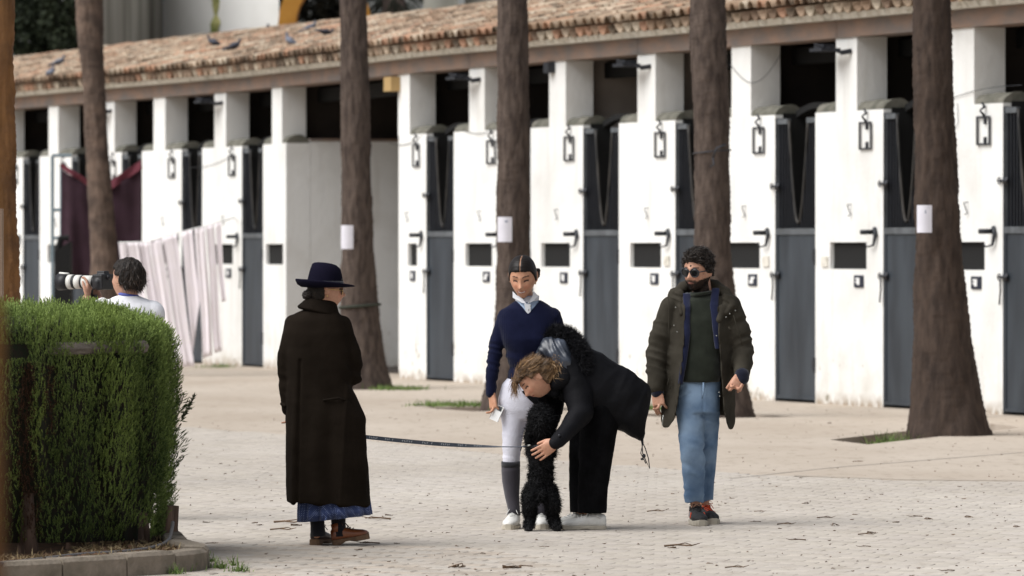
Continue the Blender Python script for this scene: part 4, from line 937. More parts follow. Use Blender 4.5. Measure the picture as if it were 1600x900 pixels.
def bush_tree(name, label, c, rad, n, c0, c1, L, Wd, trunk_r=.2, drop=None, seedm=1.0):
    r = thing(name, (c[0], c[1], 0), label, 'tree'); q = MB(); q.tube([(c[0], c[1], -.1), (c[0] + .1, c[1], c[2] * .5), (c[0], c[1], c[2])], [trunk_r * 1.3, trunk_r, trunk_r * .6], 10); q.put('trunk', M_bark, r, smooth=True)
    cn = RNG.normal(size=(46, 3)); cn /= np.linalg.norm(cn, axis=1, keepdims=True); cn = cn * RNG.uniform(.35, .95, (46, 1)) * np.array(rad) + np.array(c)
    k = RNG.integers(0, 46, n); d = RNG.normal(size=(n, 3)); d /= np.linalg.norm(d, axis=1, keepdims=True); P = cn[k] + d * RNG.uniform(.3, 1, (n, 1)) ** .5 * np.array(rad) * .30
    tt = np.clip(RNG.uniform(0, 1, n) * .7 + .3 * (RNG.uniform(0, 1, 46)[k]), 0, 1)
    V, F, C = blades(P, d + np.array((0, 0, -.2)), RNG.uniform(.5, 1, n) * L, Wd, lerpc(c0, c1, tt)); put('crown', V, F, M_leafy, r, col=C)
bush_tree('dark_tree', 'dark evergreen tree behind the roof at upper left', (*xy(70, 128), 7.0), (1.7, 2.2, 3.0), 16000, (.006, .010, .005), (.03, .04, .02), .16, .035)
bush_tree('dark_tree', 'dark evergreen tree nearly hidden behind the blurred palm', (*xy(130, 126), 7.6), (1.2, 1.6, 2.4), 7000, (.006, .010, .005), (.03, .04, .02), .16, .035)
bush_tree('dark_tree', 'dark tree filling the ochre archway', (*xy(500, 122), 6.8), (1.1, 1.6, 2.6), 12000, (.006, .008, .005), (.035, .03, .02), .2, .03)
# a drooping dark palm crown over the pale house
def palm_crown(x, D, z, n, L, label):
    r = thing('fan_palm', (*xy(x, D), 0), label, 'palm tree'); c = Vector((*xy(x, D), z)); q = MB(); q.tube([(c.x, c.y, -.1), (c.x, c.y, z)], [.3, .25], 12); q.put('trunk', M_bark, r, smooth=True)
    V = []; F = []; 
    for k in range(n):
        a = random.uniform(0, 6.28); el = random.uniform(-1.3, .6); d = Vector((math.cos(a) * math.cos(el), math.sin(a) * math.cos(el), math.sin(el))); q = MB(); pts = [c + d * L * t - Vector((0, 0, .9 * L * .5 * t * t)) for t in (0, .3, .6, 1)]; q.tube(pts, [.03, .02, .012, .004], 4)
        for t_ in range(22):
            t = .35 + .65 * t_ / 22; p = c + d * L * t - Vector((0, 0, .45 * L * t * t)); sd_ = d.cross(Vector((0, 0, 1))).normalized() * random.choice((-1, 1)); e = p + sd_ * .3 + d * .2 - Vector((0, 0, random.uniform(.15, .5))); q.add([p, p + d * .03, e], [(0, 1, 2)])
        q.put('frond', mat_frond, r)
mat_frond = mat('dark_frond', (.015, .018, .012), (.03, .032, .02), scale=3, rough=.9)
palm_crown(615, 122, 7.15, 40, 1.35, 'dark drooping fan palm beside the strapped palm trunk top')
# ================================================================== PEOPLE
class Fig:
    def __init__(s, D): s.D = D; s.k = FPX / D
    def p(s, x, y, dd=0.0):
        return Vector(((x - 800) / s.k, s.D + dd, CAMH - (y - HOR) / s.k))
    def rows(s, mb, rows, n=32, e=2.3, pleat=None):
        """stack of super-ellipse sections: (y, xl, xr, half depth, depth centre, [tilt px])"""
        R = []
        for r in rows:
            y, xl, xr, dh, dc = r[:5]; tl = r[5] if len(r) > 5 else 0; ring = []
            for k in range(n):
                a = 2 * math.pi * k / n; ca, sa = math.cos(a), math.sin(a)
                px_ = math.copysign(abs(ca) ** (2 / e), ca); py_ = math.copysign(abs(sa) ** (2 / e), sa); f = 1
                if pleat: f = 1 + pleat[0] * math.sin(pleat[1] * a + (pleat[2] if len(pleat) > 2 else 0))
                ring.append(s.p((xl + xr) / 2 + (xr - xl) / 2 * px_ * f, y + tl * px_, dc + dh * py_ * f))
            R.append(ring)
        return mb.rings(R)
    def blimb(s, mb, pts, n=14): return mb.limb([(s.p(x, y, dd), r * (.74 if y > 486 else 1) / s.k) for x, y, dd, r in pts], n)
    def brows(s, mb, rows): return s.rows(mb, [(y, (a + b) / 2 - (b - a) * .42, (a + b) / 2 + (b - a) * .42, d * .8, c) for y, a, b, d, c in rows])
    def limb(s, mb, pts, n=14): return mb.limb([(s.p(x, y, dd), r / s.k) for x, y, dd, r in pts], n)
def feet_base(f, x, y): v = f.p(x, y); return Vector((v.x, f.D, 0))
# ---- head
def head_shape(k_off=0.0, mask=None, nu=64, nv=46, jaw=.28, nose=1.0, w=1.0, chin=1.0):
    th = np.linspace(0.02, math.pi - .02, nv); ph = np.linspace(0, 2 * math.pi, nu, endpoint=False); T, Pp = np.meshgrid(th, ph, indexing='ij'); T = T.ravel(); Pp = Pp.ravel()
    d = np.stack([np.sin(T) * np.sin(Pp), np.sin(T) * np.cos(Pp), np.cos(T)], 1)
    rx, ry, rz = .0735 * w, .096, .118; P = d * np.array((rx, ry, rz)); x, y, z = P.T.copy(); s1 = np.clip(z / rz, 0, .985); fq = (1 - s1 ** 2.6) ** (1 / 2.6) / np.sqrt(1 - s1 ** 2); x = x * fq; y = y * fq
    t = np.clip(-z / rz, 0, 1); x = x * (1 - jaw * t ** 1.4); front = np.clip(y / ry, 0, 1); back = np.clip(-y / ry, 0, 1)
    y = y + front * t * .030 * (1 - .3 * t) * (1 - np.abs(x) / .08 * .4); y = y * (1 - .35 * t * (back > 0)); z = np.where(z > 0, z * .97, z)
    fr = (y > .02).astype(float)
    G = lambda x0, z0, sx, sz: np.exp(-((x - x0) / sx) ** 2 - ((z - z0) / sz) ** 2)
    y = y + fr * (.012 * nose * G(0, .000, .0085, .024) + .021 * nose * G(0, -.022, .011, .013) + .006 * nose * (G(.010, -.026, .007, .008) + G(-.010, -.026, .007, .008))
                  - .009 * (G(.030, .012, .015, .011) + G(-.030, .012, .015, .011)) + .004 * G(0, .032, .045, .009) + .004 * (G(.036, -.018, .018, .018) + G(-.036, -.018, .018, .018))
                  + .006 * G(0, -.053, .022, .011) - .0035 * G(0, -.0535, .020, .0025) + .008 * chin * G(0, -.098, .018, .016))
    V = np.stack([x, y, z], 1)
    if mask is not None:
        m = np.asarray(mask(V), dtype=float).reshape(nv, nu)
        for _ in range(2): mp_ = np.pad(m, ((1, 1), (0, 0)), 'edge'); m = (mp_[:-2] + mp_[2:] + 2 * m + np.roll(m, 1, 1) + np.roll(m, -1, 1)) / 6
        m = m.ravel(); nrm = V / np.linalg.norm(V, axis=1, keepdims=True); V = V + nrm * (np.clip((m - .35) / .4, 0, 1) * (k_off + .012) - .012)[:, None]
    F = []
    for i in range(nv - 1):
        for j in range(nu): k = (j + 1) % nu; F.append((i * nu + j, (i + 1) * nu + j, (i + 1) * nu + k, i * nu + k))
    F.append(tuple(range(nu - 1, -1, -1))); F.append(tuple((nv - 1) * nu + j for j in range(nu)))
    return V, F
class Head:
    def __init__(s, c, F, Up, sc=1.0, **kw): s.c = Vector(c); s.M = frame(F, Up); s.sc = sc; s.kw = kw
    def w(s, P): return (np.asarray(P, dtype=float).reshape(-1, 3) * s.sc) @ np.array(s.M).T + np.array(s.c)
    def wp(s, x, y, z): return Vector(s.w([(x, y, z)])[0])
    def local(s, V): return ((V - np.array(s.c)) @ np.array(s.M)) / s.sc
    def add(s, mb):
        V, F = head_shape(**s.kw); mb.add(s.w(V), F)
        for sg in (-1, 1):       # ears
            q = MB(); q.ball((sg * .074, -.008, -.002), (.010, .018, .032), 12); q.ball((sg * .080, -.014, .008), (.006, .014, .02), 10); mb.add(s.w(q.v), q.f)
    def hair(s, off, mask, **k): kw = dict(s.kw); kw.update(k); V, F = head_shape(k_off=off, mask=mask, **kw); return V, F
def hand(mb, w, d, pn, sg=1, curl=.35, k=1.0, spread=.0, thumb=.6):
    """palm, four fingers of different lengths and a thumb leaving the side of the palm"""
    d = Vector(d).normalized(); pn = Vector(pn); pn = (pn - d * pn.dot(d)).normalized(); l = d.cross(pn) * sg; w = Vector(w)
    secs = [(-.02, .026, .021), (.01, .030, .019), (.045, .039, .017), (.078, .042, .0145), (.09, .040, .012)]; R = []
    for t, hw, ht in secs: R.append([w + d * t * k + (l * math.cos(2 * math.pi * i / 14) * hw + pn * math.sin(2 * math.pi * i / 14) * ht) * k for i in range(14)])
    mb.rings(R)
    for i, (o, L, r) in enumerate(((-.031, .060, .0078), (-.0105, .074, .0086), (.0105, .080, .0088), (.031, .070, .0086))):
        p = w + d * .078 * k + l * o * k; dd = (d + l * o * (3 + spread)).normalized(); a = curl * (1 + .18 * (1.5 - i)); pts = [(p, r * 1.1 * k)]
        for j, f in enumerate((.45, .32, .25)):
            dd = (dd * math.cos(a) + pn * math.sin(a)).normalized() if j or curl > .2 else dd; dd2 = dd; p = p + dd2 * L * f * k; pts.append((p, r * (1.0, .92, .82)[j] * k)); nn = pn
            pn_ = (pn - dd * pn.dot(dd)).normalized(); pn = pn_
        pn = (Vector(pn) - d * Vector(pn).dot(d)).normalized()
        mb.limb(pts, 8)
    p = w + d * .018 * k + l * .026 * k; t1 = (d * .75 + l * .55 * thumb + pn * .35).normalized(); t2 = (d * .95 + l * .1 + pn * .45).normalized()
    mb.limb([(p, .0135 * k), (p + t1 * .038 * k, .0115 * k), (p + t1 * .038 * k + t2 * .03 * k, .0100 * k), (p + t1 * .038 * k + t2 * .052 * k, .0085 * k)], 9)
def skin_mat(name, c, dark): 
    m = mat(name, (1, 1, 1), (.86, .80, .78), scale=30, rough=.55, attr=True, spec=.35, bump=.1, bscale=220); m.node_tree.nodes['Principled BSDF'].inputs['Subsurface Weight'].default_value = .08
    m.node_tree.nodes['Principled BSDF'].inputs['Subsurface Radius'].default_value = (.02, .008, .005); m.node_tree.nodes['Principled BSDF'].inputs['Subsurface Scale'].default_value = .5; return m
M_skin = skin_mat('skin', None, None)
def build_body(root, hd, parts, skin, paint=None, voxel=.0046, label=None):
    """one continuous skin: head, neck, trunk, arms, hands, legs"""
    mb = MB(); hd.add(mb)
    for p in parts: p(mb)
    V, N, F = remesh(mb, voxel, 2, .5); L = hd.local(V); x, y, z = L.T; C = np.tile(np.array(skin), (len(V), 1)); r = np.linalg.norm(L, axis=1) < .17; fr = (y > .045) & r
    def tint(m, c, a=1.0): C[m] = C[m] * (1 - a) + np.array(c) * a
    ax = np.abs(x)
    sk = np.array(skin)
    tint(fr & (((ax - .034) / .018) ** 2 + ((z + .024) / .016) ** 2 < 1), sk * (1.08, .86, .84), .5)
    tint(fr & (ax < .022) & (np.abs(z + .054) < .0085 - ax * .22), sk * (.95, .52, .52), .85)
    tint(fr & (ax < .020) & (np.abs(z + .0535) < .002), sk * .2)
    zb = .036 - (ax - .031) ** 2 * 9; tint(fr & (ax > .012) & (ax < .047) & (np.abs(z - zb) < .0034), (.016, .011, .010), .85)
    ze = .0105 - ((ax - .031) / .016) ** 2 * .004; tint(fr & (ax > .017) & (ax < .045) & (np.abs(z - ze) < .0048), (.018, .012, .011), .9)
    if paint: paint(V, L, C, tint)
    return put('body', V, F, M_skin, root, smooth=True, col=C)
def folds(V, N, spec):
    """cloth folds: ridges across direction d near a segment, faded outside it. spec: (a, b, reach, d, freq, amp, seed)"""
    out = np.zeros(len(V))
    for a, b, reach, d, fr, amp, seed in spec:
        a = np.array(a); b = np.array(b); ab = b - a; t = np.clip(((V - a) @ ab) / (ab @ ab), 0, 1); q = a + t[:, None] * ab; dist = np.linalg.norm(V - q, axis=1); w = np.exp(-(dist / reach) ** 4)
        d = np.array(d, dtype=float); d /= np.linalg.norm(d); along = V @ d; P = V * fr * .28 + np.outer(along * fr, d) + seed; r1 = 1 - 2 * np.abs(vnoise(P)); r2 = vnoise(P * 2.1 + 5)
        out += w * amp * 1.7 * (r1 * .75 + r2 * .35)
    return V + N * out[:, None]
def garment(root, name, mb, m, size=.008, sm=5, spec=(), n0=.0025, extra=None, label=None, fsc=9):
    V, N, F = remesh(mb, size, sm, .6); V = V + N * (fbm(V * fsc, 3) * n0 * 2)[:, None]
    if spec: V = folds(V, N, spec)
    if extra: V = extra(V, N)
    return put(name, V, F, m, root, smooth=True, label=label)
def shoe(root, name, heel, d, m_up, m_sole, L=.275, k=1.0, pitch=0.0, heelh=.022, lace=None, ankle=.09, sole_lab=None, accent=None, toe=1.0, open_top=True):
    d = Vector(d); d.z = 0; d.normalize(); Rz = frame(d, (0, 0, 1)); Rp = Matrix.Rotation(pitch, 3, Vector((1, 0, 0))); M = Rz @ Rp; H = Vector(heel)
    T = lambda x, y, z: H + M @ Vector((x, y, z))
    secs = [(0, .022, .068, .0), (.03, .031, .080, 0), (.10, .034, .086, 0), (.20, .035, .094, 0), (.34, .036, .088, .0), (.46, .040, .074, 0), (.60, .045, .061, 0), (.75, .046, .052, .0), (.88, .040, .045, .003), (.96, .028, .036, .006), (1.0, .012, .028, .010)]
    q = MB(); R = []; n = 22
    for t, hw, h, z0 in secs:
        y = (t - .12) * L; ring = []
        for i in range(n):
            a = 2 * math.pi * i / n; ca, sa = math.cos(a), math.sin(a); e = .62 if sa < 0 else (.95 if t > .3 else .8)
            x = math.copysign(abs(ca) ** .8, ca) * hw * (1 if sa < 0 else (1 - .35 * sa ** 2)); zc = (h + z0) / 2; zz = zc + math.copysign(abs(sa) ** e, sa) * (h - z0) / 2; ring.append(T(x * k, y * k, zz * k + heelh * .7))
        R.append(ring)
    q.rings(R); 
    if ankle: q.tube([T(0, .02 * k, .06 * k + heelh * .7), T(0, .015 * k, ankle * k + heelh * .7)], [.037 * k, .036 * k], 16)
    up = q.put(name, m_up, root, smooth=True)
    q = MB(); R = []
    for t, hw, h, z0 in secs:
        y = (t - .12) * L * 1.02; zt = .009 + heelh * .75 + z0; zb = 0 if (t < .36 or t > .5) else .006 
        if heelh > .03: zb = 0 if t < .30 else (.016 if t < .5 else .006)
        R.append([T(x * (hw + .004) * k, y * k, z) for x, z in ((-1, zb + .004), (-.9, zb), (.9, zb), (1, zb + .004), (1, zt * .9), (.8, zt), (-.8, zt), (-1, zt * .9))])
    q.rings(R).put('sole', m_sole, up)
    if lace:
        q = MB()
        for i in range(5):
            t = .30 + i * .075; y = (t - .12) * L; z = np.interp(t, [s[0] for s in secs], [s[2] for s in secs]) * k + heelh * .7 + .003
            q.tube([T(-.022 * k, y * k, z - .010), T(0, (y + .008) * k, z + .001), T(.022 * k, y * k, z - .010)], .0032, 5)
        y = (.30 - .12) * L; z = .092 * k + heelh * .7
        for sg in (-1, 1): q.tube([T(0, y, z), T(sg * .03, y - .005, z + .025), T(sg * .045, y + .01, z + .005), T(sg * .01, y, z)], .0028, 5); q.tube([T(0, y, z), T(sg * .02, y + .03, z + .01), T(sg * .04, y + .05, z - .025)], .0026, 5)
        q.put('lace', lace, up, smooth=True)
    if accent:
        for (a, t0, t1, s0) in accent:
            q = MB(); 
            for sg in (-1, 1):
                P = []
                for t, zf in ((t0, .15), (t1, .15), (t1, s0), (t0, s0)):
                    hw = np.interp(t, [s[0] for s in secs], [s[1] for s in secs]); h = np.interp(t, [s[0] for s in secs], [s[2] for s in secs]); P.append(T(sg * (hw + .002) * k * (1 if zf < .4 else .86), (t - .12) * L * k, (h * zf + .01) * k + heelh * .7))
                q.add(P + [p + M @ Vector((sg * .004, 0, .002)) for p in P], [(0, 1, 2, 3), (7, 6, 5, 4), (0, 4, 5, 1), (1, 5, 6, 2), (2, 6, 7, 3), (3, 7, 4, 0)])
            q.put('accent_panel', a, up)
    return up
def strands(P, Dr, L, W_, seg, curl, c0, c1, m, name, root, kind=None, tvar=None):
    t = RNG.uniform(0, 1, len(P)) if tvar is None else tvar; V, F, C = blades(np.asarray(P), np.asarray(Dr), L, W_, lerpc(c0, c1, t), seg, curl); return put(name, V, F, m, root, col=C, kind=kind)
def surf_points(V, F, n, maskf=None):
    F = np.asarray([f[:4] if len(f) >= 4 else (*f, f[-1]) for f in F if len(f) < 5]); A = V[F[:, 0]]; B = V[F[:, 1]]; Cc = V[F[:, 2]]; Dd = V[F[:, 3]]
    nr = np.cross(Cc - A, Dd - B); ar = np.linalg.norm(nr, axis=1) + 1e-12; k = RNG.choice(len(F), n, p=ar / ar.sum()); u = RNG.uniform(0, 1, (n, 1)); v = RNG.uniform(0, 1, (n, 1))
    P = (A[k] * (1 - u) + B[k] * u) * (1 - v) + (Dd[k] * (1 - u) + Cc[k] * u) * v; return P, nr[k] / ar[k][:, None]
M_hairS = mat('hair_strands', (.1, .1, .1), rough=.45, attr=True, spec=.4)
M_hair_dark = mat('dark_hair', (.010, .0075, .0065), (.020, .014, .010), scale=60, rough=.55, spec=.25, bump=1, bscale=120, stretch=(1, 1, .3))
M_gold = mat('gold_metal', (.75, .52, .22), rough=.3, metal=1)
def fabric(name, c1, c2, **k): 
    d = dict(scale=14, rough=.92, bump=.35, bscale=240, spec=.12, sheen=.25); d.update(k); return mat(name, c1, c2, **d)
M_btn = mat('button_metal', (.3, .3, .28), rough=.35, metal=.8)

# ------------------------------------------------------------------ A: woman in hat and long coat, seen from behind
A = Fig(35.06); rA = thing('person', feet_base(A, 515, 850), 'woman seen from behind in black felt hat and long dark coat holding a leash', 'woman')
hA = Head(A.p(508, 452), (.95, .26, -.10), (.06, 0, 1), 1.06)
def bodyA(mb):
    A.blimb(mb, [(502, 462, 0, 13), (498, 486, 0, 14), (496, 505, 0, 22)]); A.brows(mb, [(500, 462, 534, .07, 0), (530, 456, 540, .10, 0), (570, 462, 534, .09, 0), (620, 455, 545, .12, 0), (660, 452, 548, .12, 0), (680, 458, 540, .1, 0)])
    A.blimb(mb, [(462, 510, 0, 13), (450, 585, 0, 10), (450, 632, .02, 7)]); hand(mb, A.p(450, 634, .02), (.1, .3, -1), (1, 0, 0), 1, .5, .9)
    A.blimb(mb, [(534, 512, 0, 13), (550, 582, .02, 10), (552, 572, .22, 8)]); hand(mb, A.p(552, 571, .23), (-.6, .7, -.1), (0, 0, -1), 1, .8, .9)
    A.blimb(mb, [(480, 670, 0, 20), (488, 760, 0, 12), (495, 835, 0, 9)]); A.blimb(mb, [(520, 670, 0, 20), (525, 760, 0, 12), (528, 832, 0, 9)])
build_body(rA, hA, [bodyA], (.56, .31, .21))
M_coat = fabric('dark_olive_wool', (.0105, .0075, .0052), (.0145, .0105, .0075), scale=5, sheen=.0, spec=.05); M_coat2 = fabric('dark_wool_collar', (.0105, .008, .006), (.015, .011, .008), sheen=.0, spec=.05)
q = MB(); A.rows(q, [(484, 474, 528, .06, .0), (490, 462, 530, .085, 0), (500, 449, 541, .11, 0), (520, 443, 547, .13, 0), (560, 447, 548, .14, 0), (600, 448, 549, .15, 0), (630, 447, 561, .17, .01), (652, 446, 570, .19, .02), (700, 446, 573, .20, .02), (745, 446, 575.5, .205, .02), (788, 447, 578, .215, .02, 3.5)], e=2.5)
q2 = q; A.limb(q2, [(459, 507, 0, 14.5), (446, 560, .0, 13.5), (447, 600, .01, 12.5), (450, 634, .03, 11)])
A.limb(q2, [(534, 508, 0, 15), (548, 552, .01, 15), (551, 586, .03, 15.5), (549, 578, .14, 13), (548, 573, .22, 11)])
def coat_extra(V, N):
    x = 800 + V[:, 0] * A.k; y = HOR + (CAMH - V[:, 2]) * A.k; low = np.clip((y - 560) / 120, 0, 1); back = (V[:, 1] < A.D + .02)
    g = -.014 * np.exp(-((x - (469 - (y - 600) * .02)) / 2.2) ** 2) * (y > 560) * back + .010 * np.exp(-((x - (463 - (y - 600) * .02)) / 4.5) ** 2) * low * back
    g = g + low * .010 * np.sin((x - 450) * .16 + .3 * np.sin(y * .02)) * np.clip(1 - np.abs(x - 520) / 80, 0, 1)
    g = g + .006 * np.exp(-((x - (542 - (y - 620) * .06)) / 3.0) ** 2) * (y > 600) - .004 * np.exp(-((y - 624) / 2) ** 2) * (x > 524) * (x < 552) * back
    return V + N * g[:, None]
k = A.p
coatA = garment(rA, 'coat', q2, M_coat, .009, 4, [(k(552, 560), k(552, 590), .11, (.5, .2, 1), 16, .008, 3), (k(448, 560), k(448, 625), .07, (.3, .2, 1), 13, .004, 8), (k(520, 600), k(540, 660), .12, (.8, 0, .6), 12, .006, 2), (k(470, 500), k(530, 500), .1, (1, 0, .2), 9, .005, 6)], .003, coat_extra)
q = MB(); R = []
for i, (yy, xl, xr, dh, dc, tl) in enumerate([(467, 487, 523, .058, .005, 3), (470, 480, 526, .072, .0, 5), (478, 473, 529, .08, -.002, 7), (486, 464, 529, .088, -.004, 8), (489, 466, 527, .075, 0, 7)]):
    R.append((yy, xl, xr, dh, dc, tl))
A.rows(q, R); garment(rA, 'coat_collar', q, M_coat2, .006, 3, n0=.001)
q = MB(); q.limb([(A.p(451, 632, .03), .047), (A.p(451, 639, .035), .045)], 16); q.limb([(A.p(440, 631, -.01), .012), (A.p(446, 634, -.03), .012)], 8); garment(rA, 'coat_cuff', q, M_coat2, .006, 2, n0=.001)
q = MB(); q.tube([A.p(506, 624, -.165), A.p(530, 621, -.165), A.p(551, 628, -.10)], [.006, .008, .006], 6); q.put('pocket_flap', M_coat2, rA, smooth=True)
# skirt with pleats
M_skirt = mat('blue_dotted_cotton', (.045, .075, .24), rough=.85, sheen=.1)
N_, L_ = nodes_of(M_skirt); b_ = N_['Principled BSDF']; g_ = N_.new('ShaderNodeNewGeometry'); vo = N_.new('ShaderNodeTexVoronoi'); vo.inputs['Scale'].default_value = 105; vo.inputs['Randomness'].default_value = .15; mp_ = N_.new('ShaderNodeMapping'); mp_.inputs['Rotation'].default_value = (.0, .78, 0)
L_.new(g_.outputs['Position'], mp_.inputs[0]); L_.new(mp_.outputs[0], vo.inputs['Vector']); rr_ = N_.new('ShaderNodeMapRange'); rr_.inputs[1].default_value = .30; rr_.inputs[2].default_value = .22; L_.new(vo.outputs['Distance'], rr_.inputs[0])
mx_ = N_.new('ShaderNodeMix'); mx_.data_type = 'RGBA'; L_.new(rr_.outputs[0], mx_.inputs[0]); mx_.inputs[6].default_value = (.042, .064, .17, 1); mx_.inputs[7].default_value = (.30, .38, .62, 1); L_.new(mx_.outputs[2], b_.inputs['Base Color'])
q = MB(); R = []; n = 150
for (yy, xl, xr, dh, tl, pl) in ((700, 462, 560, .14, 0, .01), (770, 467, 575, .17, -1, .04), (795, 466, 578, .185, -4, .06), (810, 466, 580, .195, -6, .07)):
    ring = []
    for i in range(n):
        a = 2 * math.pi * i / n; f = 1 + pl * math.sin(13 * a + .6 * math.sin(3 * a)) + pl * .3 * math.sin(29 * a); ring.append(A.p((xl + xr) / 2 + (xr - xl) / 2 * math.cos(a) * min(f, 1.04), yy + tl * math.cos(a), .02 + dh * math.sin(a) * f))
    R.append(ring)
for (yy, xl, xr, dh, tl, pl) in ((808, 469, 577, .19, -6, .07), (770, 471, 571, .16, -1, .04)):
    ring = []
    for i in range(n):
        a = 2 * math.pi * i / n; f = 1 + pl * math.sin(13 * a + .6 * math.sin(3 * a)); ring.append(A.p((xl + xr) / 2 + (xr - xl) / 2 * math.cos(a) * min(f, 1.04), yy + tl * math.cos(a), .02 + dh * math.sin(a) * f))
    R.append(ring)
q.rings(R, cap=True).put('skirt', M_skirt, rA, smooth=True)
M_sockd = fabric('black_sock', (.010, .011, .016), (.016, .016, .022))
for (x0, x1) in ((494, 497), (527, 530)):
    q = MB(); q.tube([A.p(x0, 790), A.p(x1 - 1, 820), A.p(x1, 838)], [.050, .043, .047], 16); q.put('sock', M_sockd, rA, smooth=True)
M_bootd = mat('dark_brown_leather', (.055, .022, .014), (.03, .012, .009), scale=20, rough=.4, spec=.5, coat=.2); M_boott = mat('tan_leather', (.30, .095, .032), (.17, .05, .02), scale=16, rough=.35, spec=.5, coat=.3); M_solew = mat('stacked_heel', (.20, .12, .07), (.13, .08, .05), scale=30, rough=.7)
shoe(rA, 'boot', (A.p(493, 0).x, A.D + .02, .0), (.35, .92, 0), M_bootd, M_solew, L=.23, k=.94, heelh=.038, lace=M_bootd, ankle=.125)
shoe(rA, 'boot', (A.p(527, 0).x, A.D - .01, .0), (.98, .12, 0), M_boott, M_solew, L=.24, k=.94, heelh=.038, pitch=.17, lace=M_bootd, ankle=.115)
# hat: crown with pinch, brim curled up at the back and sides
M_felt = fabric('black_purple_felt', (.0065, .006, .014), (.009, .008, .019), scale=6, sheen=.0, spec=.05); M_under = fabric('violet_brim_lining', (.035, .018, .075), (.05, .025, .09)); M_band = fabric('hat_ribbon', (.008, .008, .014), (.012, .012, .018), rough=.5)
HM = frame((.93, .34, -.02), (.05, 0, 1)); hc = A.p(508, 446); T = lambda x, y, z: hc + HM @ Vector((x, y, z)); n = 48; R = []
for (z, rx, ry, ind) in ((0, .096, .114, 0), (.03, .092, .110, 0), (.07, .085, .102, 0), (.10, .077, .094, 0), (.12, .066, .084, 0), (.133, .052, .070, .006), (.138, .040, .055, .014), (.138, .025, .04, .020), (.137, .01, .02, .024)):
    ring = []
    for i in range(n):
        a = 2 * math.pi * i / n; x, y = rx * math.cos(a), ry * math.sin(a); pin = 1 - .18 * max(0, math.sin(a)) ** 2 * min(1, z / .12) * abs(math.cos(a)) ** .5; ring.append(T(x * pin, y, z - ind * math.exp(-(x / .02) ** 2) + .012 * (z > .1) * (-y / .1)))
    R.append(ring)
hat = MB().rings(R).put('hat', M_felt, rA, smooth=True)
R = []
for (r, up, th) in ((.0, 0, 0), (.03, -.003, 0), (.055, .004, 0), (.066, .014, 0), (.067, .018, 0), (.062, .017, 1), (.05, .008, 1), (.0, .004, 1)):
    ring = []
    for i in range(n):
        a = 2 * math.pi * i / n; curl = up * (1.0 + 1.2 * max(0, -math.sin(a)) - .9 * max(0, math.sin(a)) + .5 * abs(math.cos(a))); ring.append(T((.096 + r) * math.cos(a), (.114 + r * 1.05) * math.sin(a), curl - .006 * (1 if th == 0 else .3)))
    R.append(ring)
MB().rings(R, cap=False).put('brim', M_under if False else M_felt, hat, smooth=True)
R = [[T((rx) * math.cos(2 * math.pi * i / n), ry * math.sin(2 * math.pi * i / n), z) for i in range(n)] for z, rx, ry in ((.002, .0975, .1155), (.016, .0965, .1145), (.03, .0935, .1115))]
MB().rings(R).put('hat_band', M_band, hat, smooth=True)
# hair and bun
Vh, Fh = hA.hair(.010, lambda V: ((V[:, 1] < -.012 + .10 * np.clip(V[:, 2], -.02, .06)) & (V[:, 2] > -.062)) | (V[:, 2] > .05)); V = hA.w(Vh); q = MB(); q.add(V, Fh); q.put('hair', M_hair_dark, rA, smooth=True)
q = MB(); c = A.p(482, 461, -.02); q.ball(c, (.040, .036, .034), 16); q.ball(c + Vector((.015, -.01, .012)), (.03, .03, .028), 12); V, N, F = remesh(q, .004, 2); V = V + N * (np.sin(V[:, 2] * 420 + V[:, 0] * 160) * .0022)[:, None]; put('hair_bun', V, F, M_hair_dark, rA, smooth=True)
def glasses(hd, root, lens_m, frame_m, r=.020, rt=.0016, z=.010, flat=None, y=.098, arms=True, sep=.031, name='glasses'):
    q = MB()
    for sg in (-1, 1):
        c = (sg * sep, y, z); ring = [hd.wp(c[0] + r * math.cos(a), y - abs(c[0] + r * math.cos(a)) * .12, c[2] + r * .92 * math.sin(a)) for a in np.linspace(0, 2 * math.pi, 25)]; q.tube(ring, rt, 6)
        if arms: q.tube([hd.wp(sg * (sep + r), y - .008, z + .006), hd.wp(sg * .082, .03, z + .006), hd.wp(sg * .082, -.02, z + .002)], rt * 1.2, 6)
    q.tube([hd.wp(-sep + r, y - .002, z + .006), hd.wp(0, y + .004, z + .009), hd.wp(sep - r, y - .002, z + .006)], rt, 6); g = q.put(name, frame_m, root, smooth=True)
    q = MB()
    for sg in (-1, 1):
        R = [[hd.wp(sg * sep + r * k_ * math.cos(a), y - abs(sg * sep + r * k_ * math.cos(a)) * .12 + yo, z + r * k_ * .92 * math.sin(a)) for a in np.linspace(0, 2 * math.pi, 20, endpoint=False)] for k_, yo in ((.97, -.001), (.97, .0006), (.6, .0018))]; q.rings(R)
    q.put('lens', lens_m, g, smooth=True); return g
M_glass = mat('clear_lens', (.9, .9, .92), rough=.08, spec=.5); M_glass.node_tree.nodes['Principled BSDF'].inputs['Transmission Weight'].default_value = .95; M_glass.node_tree.nodes['Principled BSDF'].inputs['IOR'].default_value = 1.1
glasses(hA, rA, M_glass, M_gold, .022, .0019, -.002)
q = MB(); q.tube([hA.wp(.083, -.002, -.034), hA.wp(.086, -.002, -.042)], [.004, .005], 8); q.put('earring', M_gold, rA)

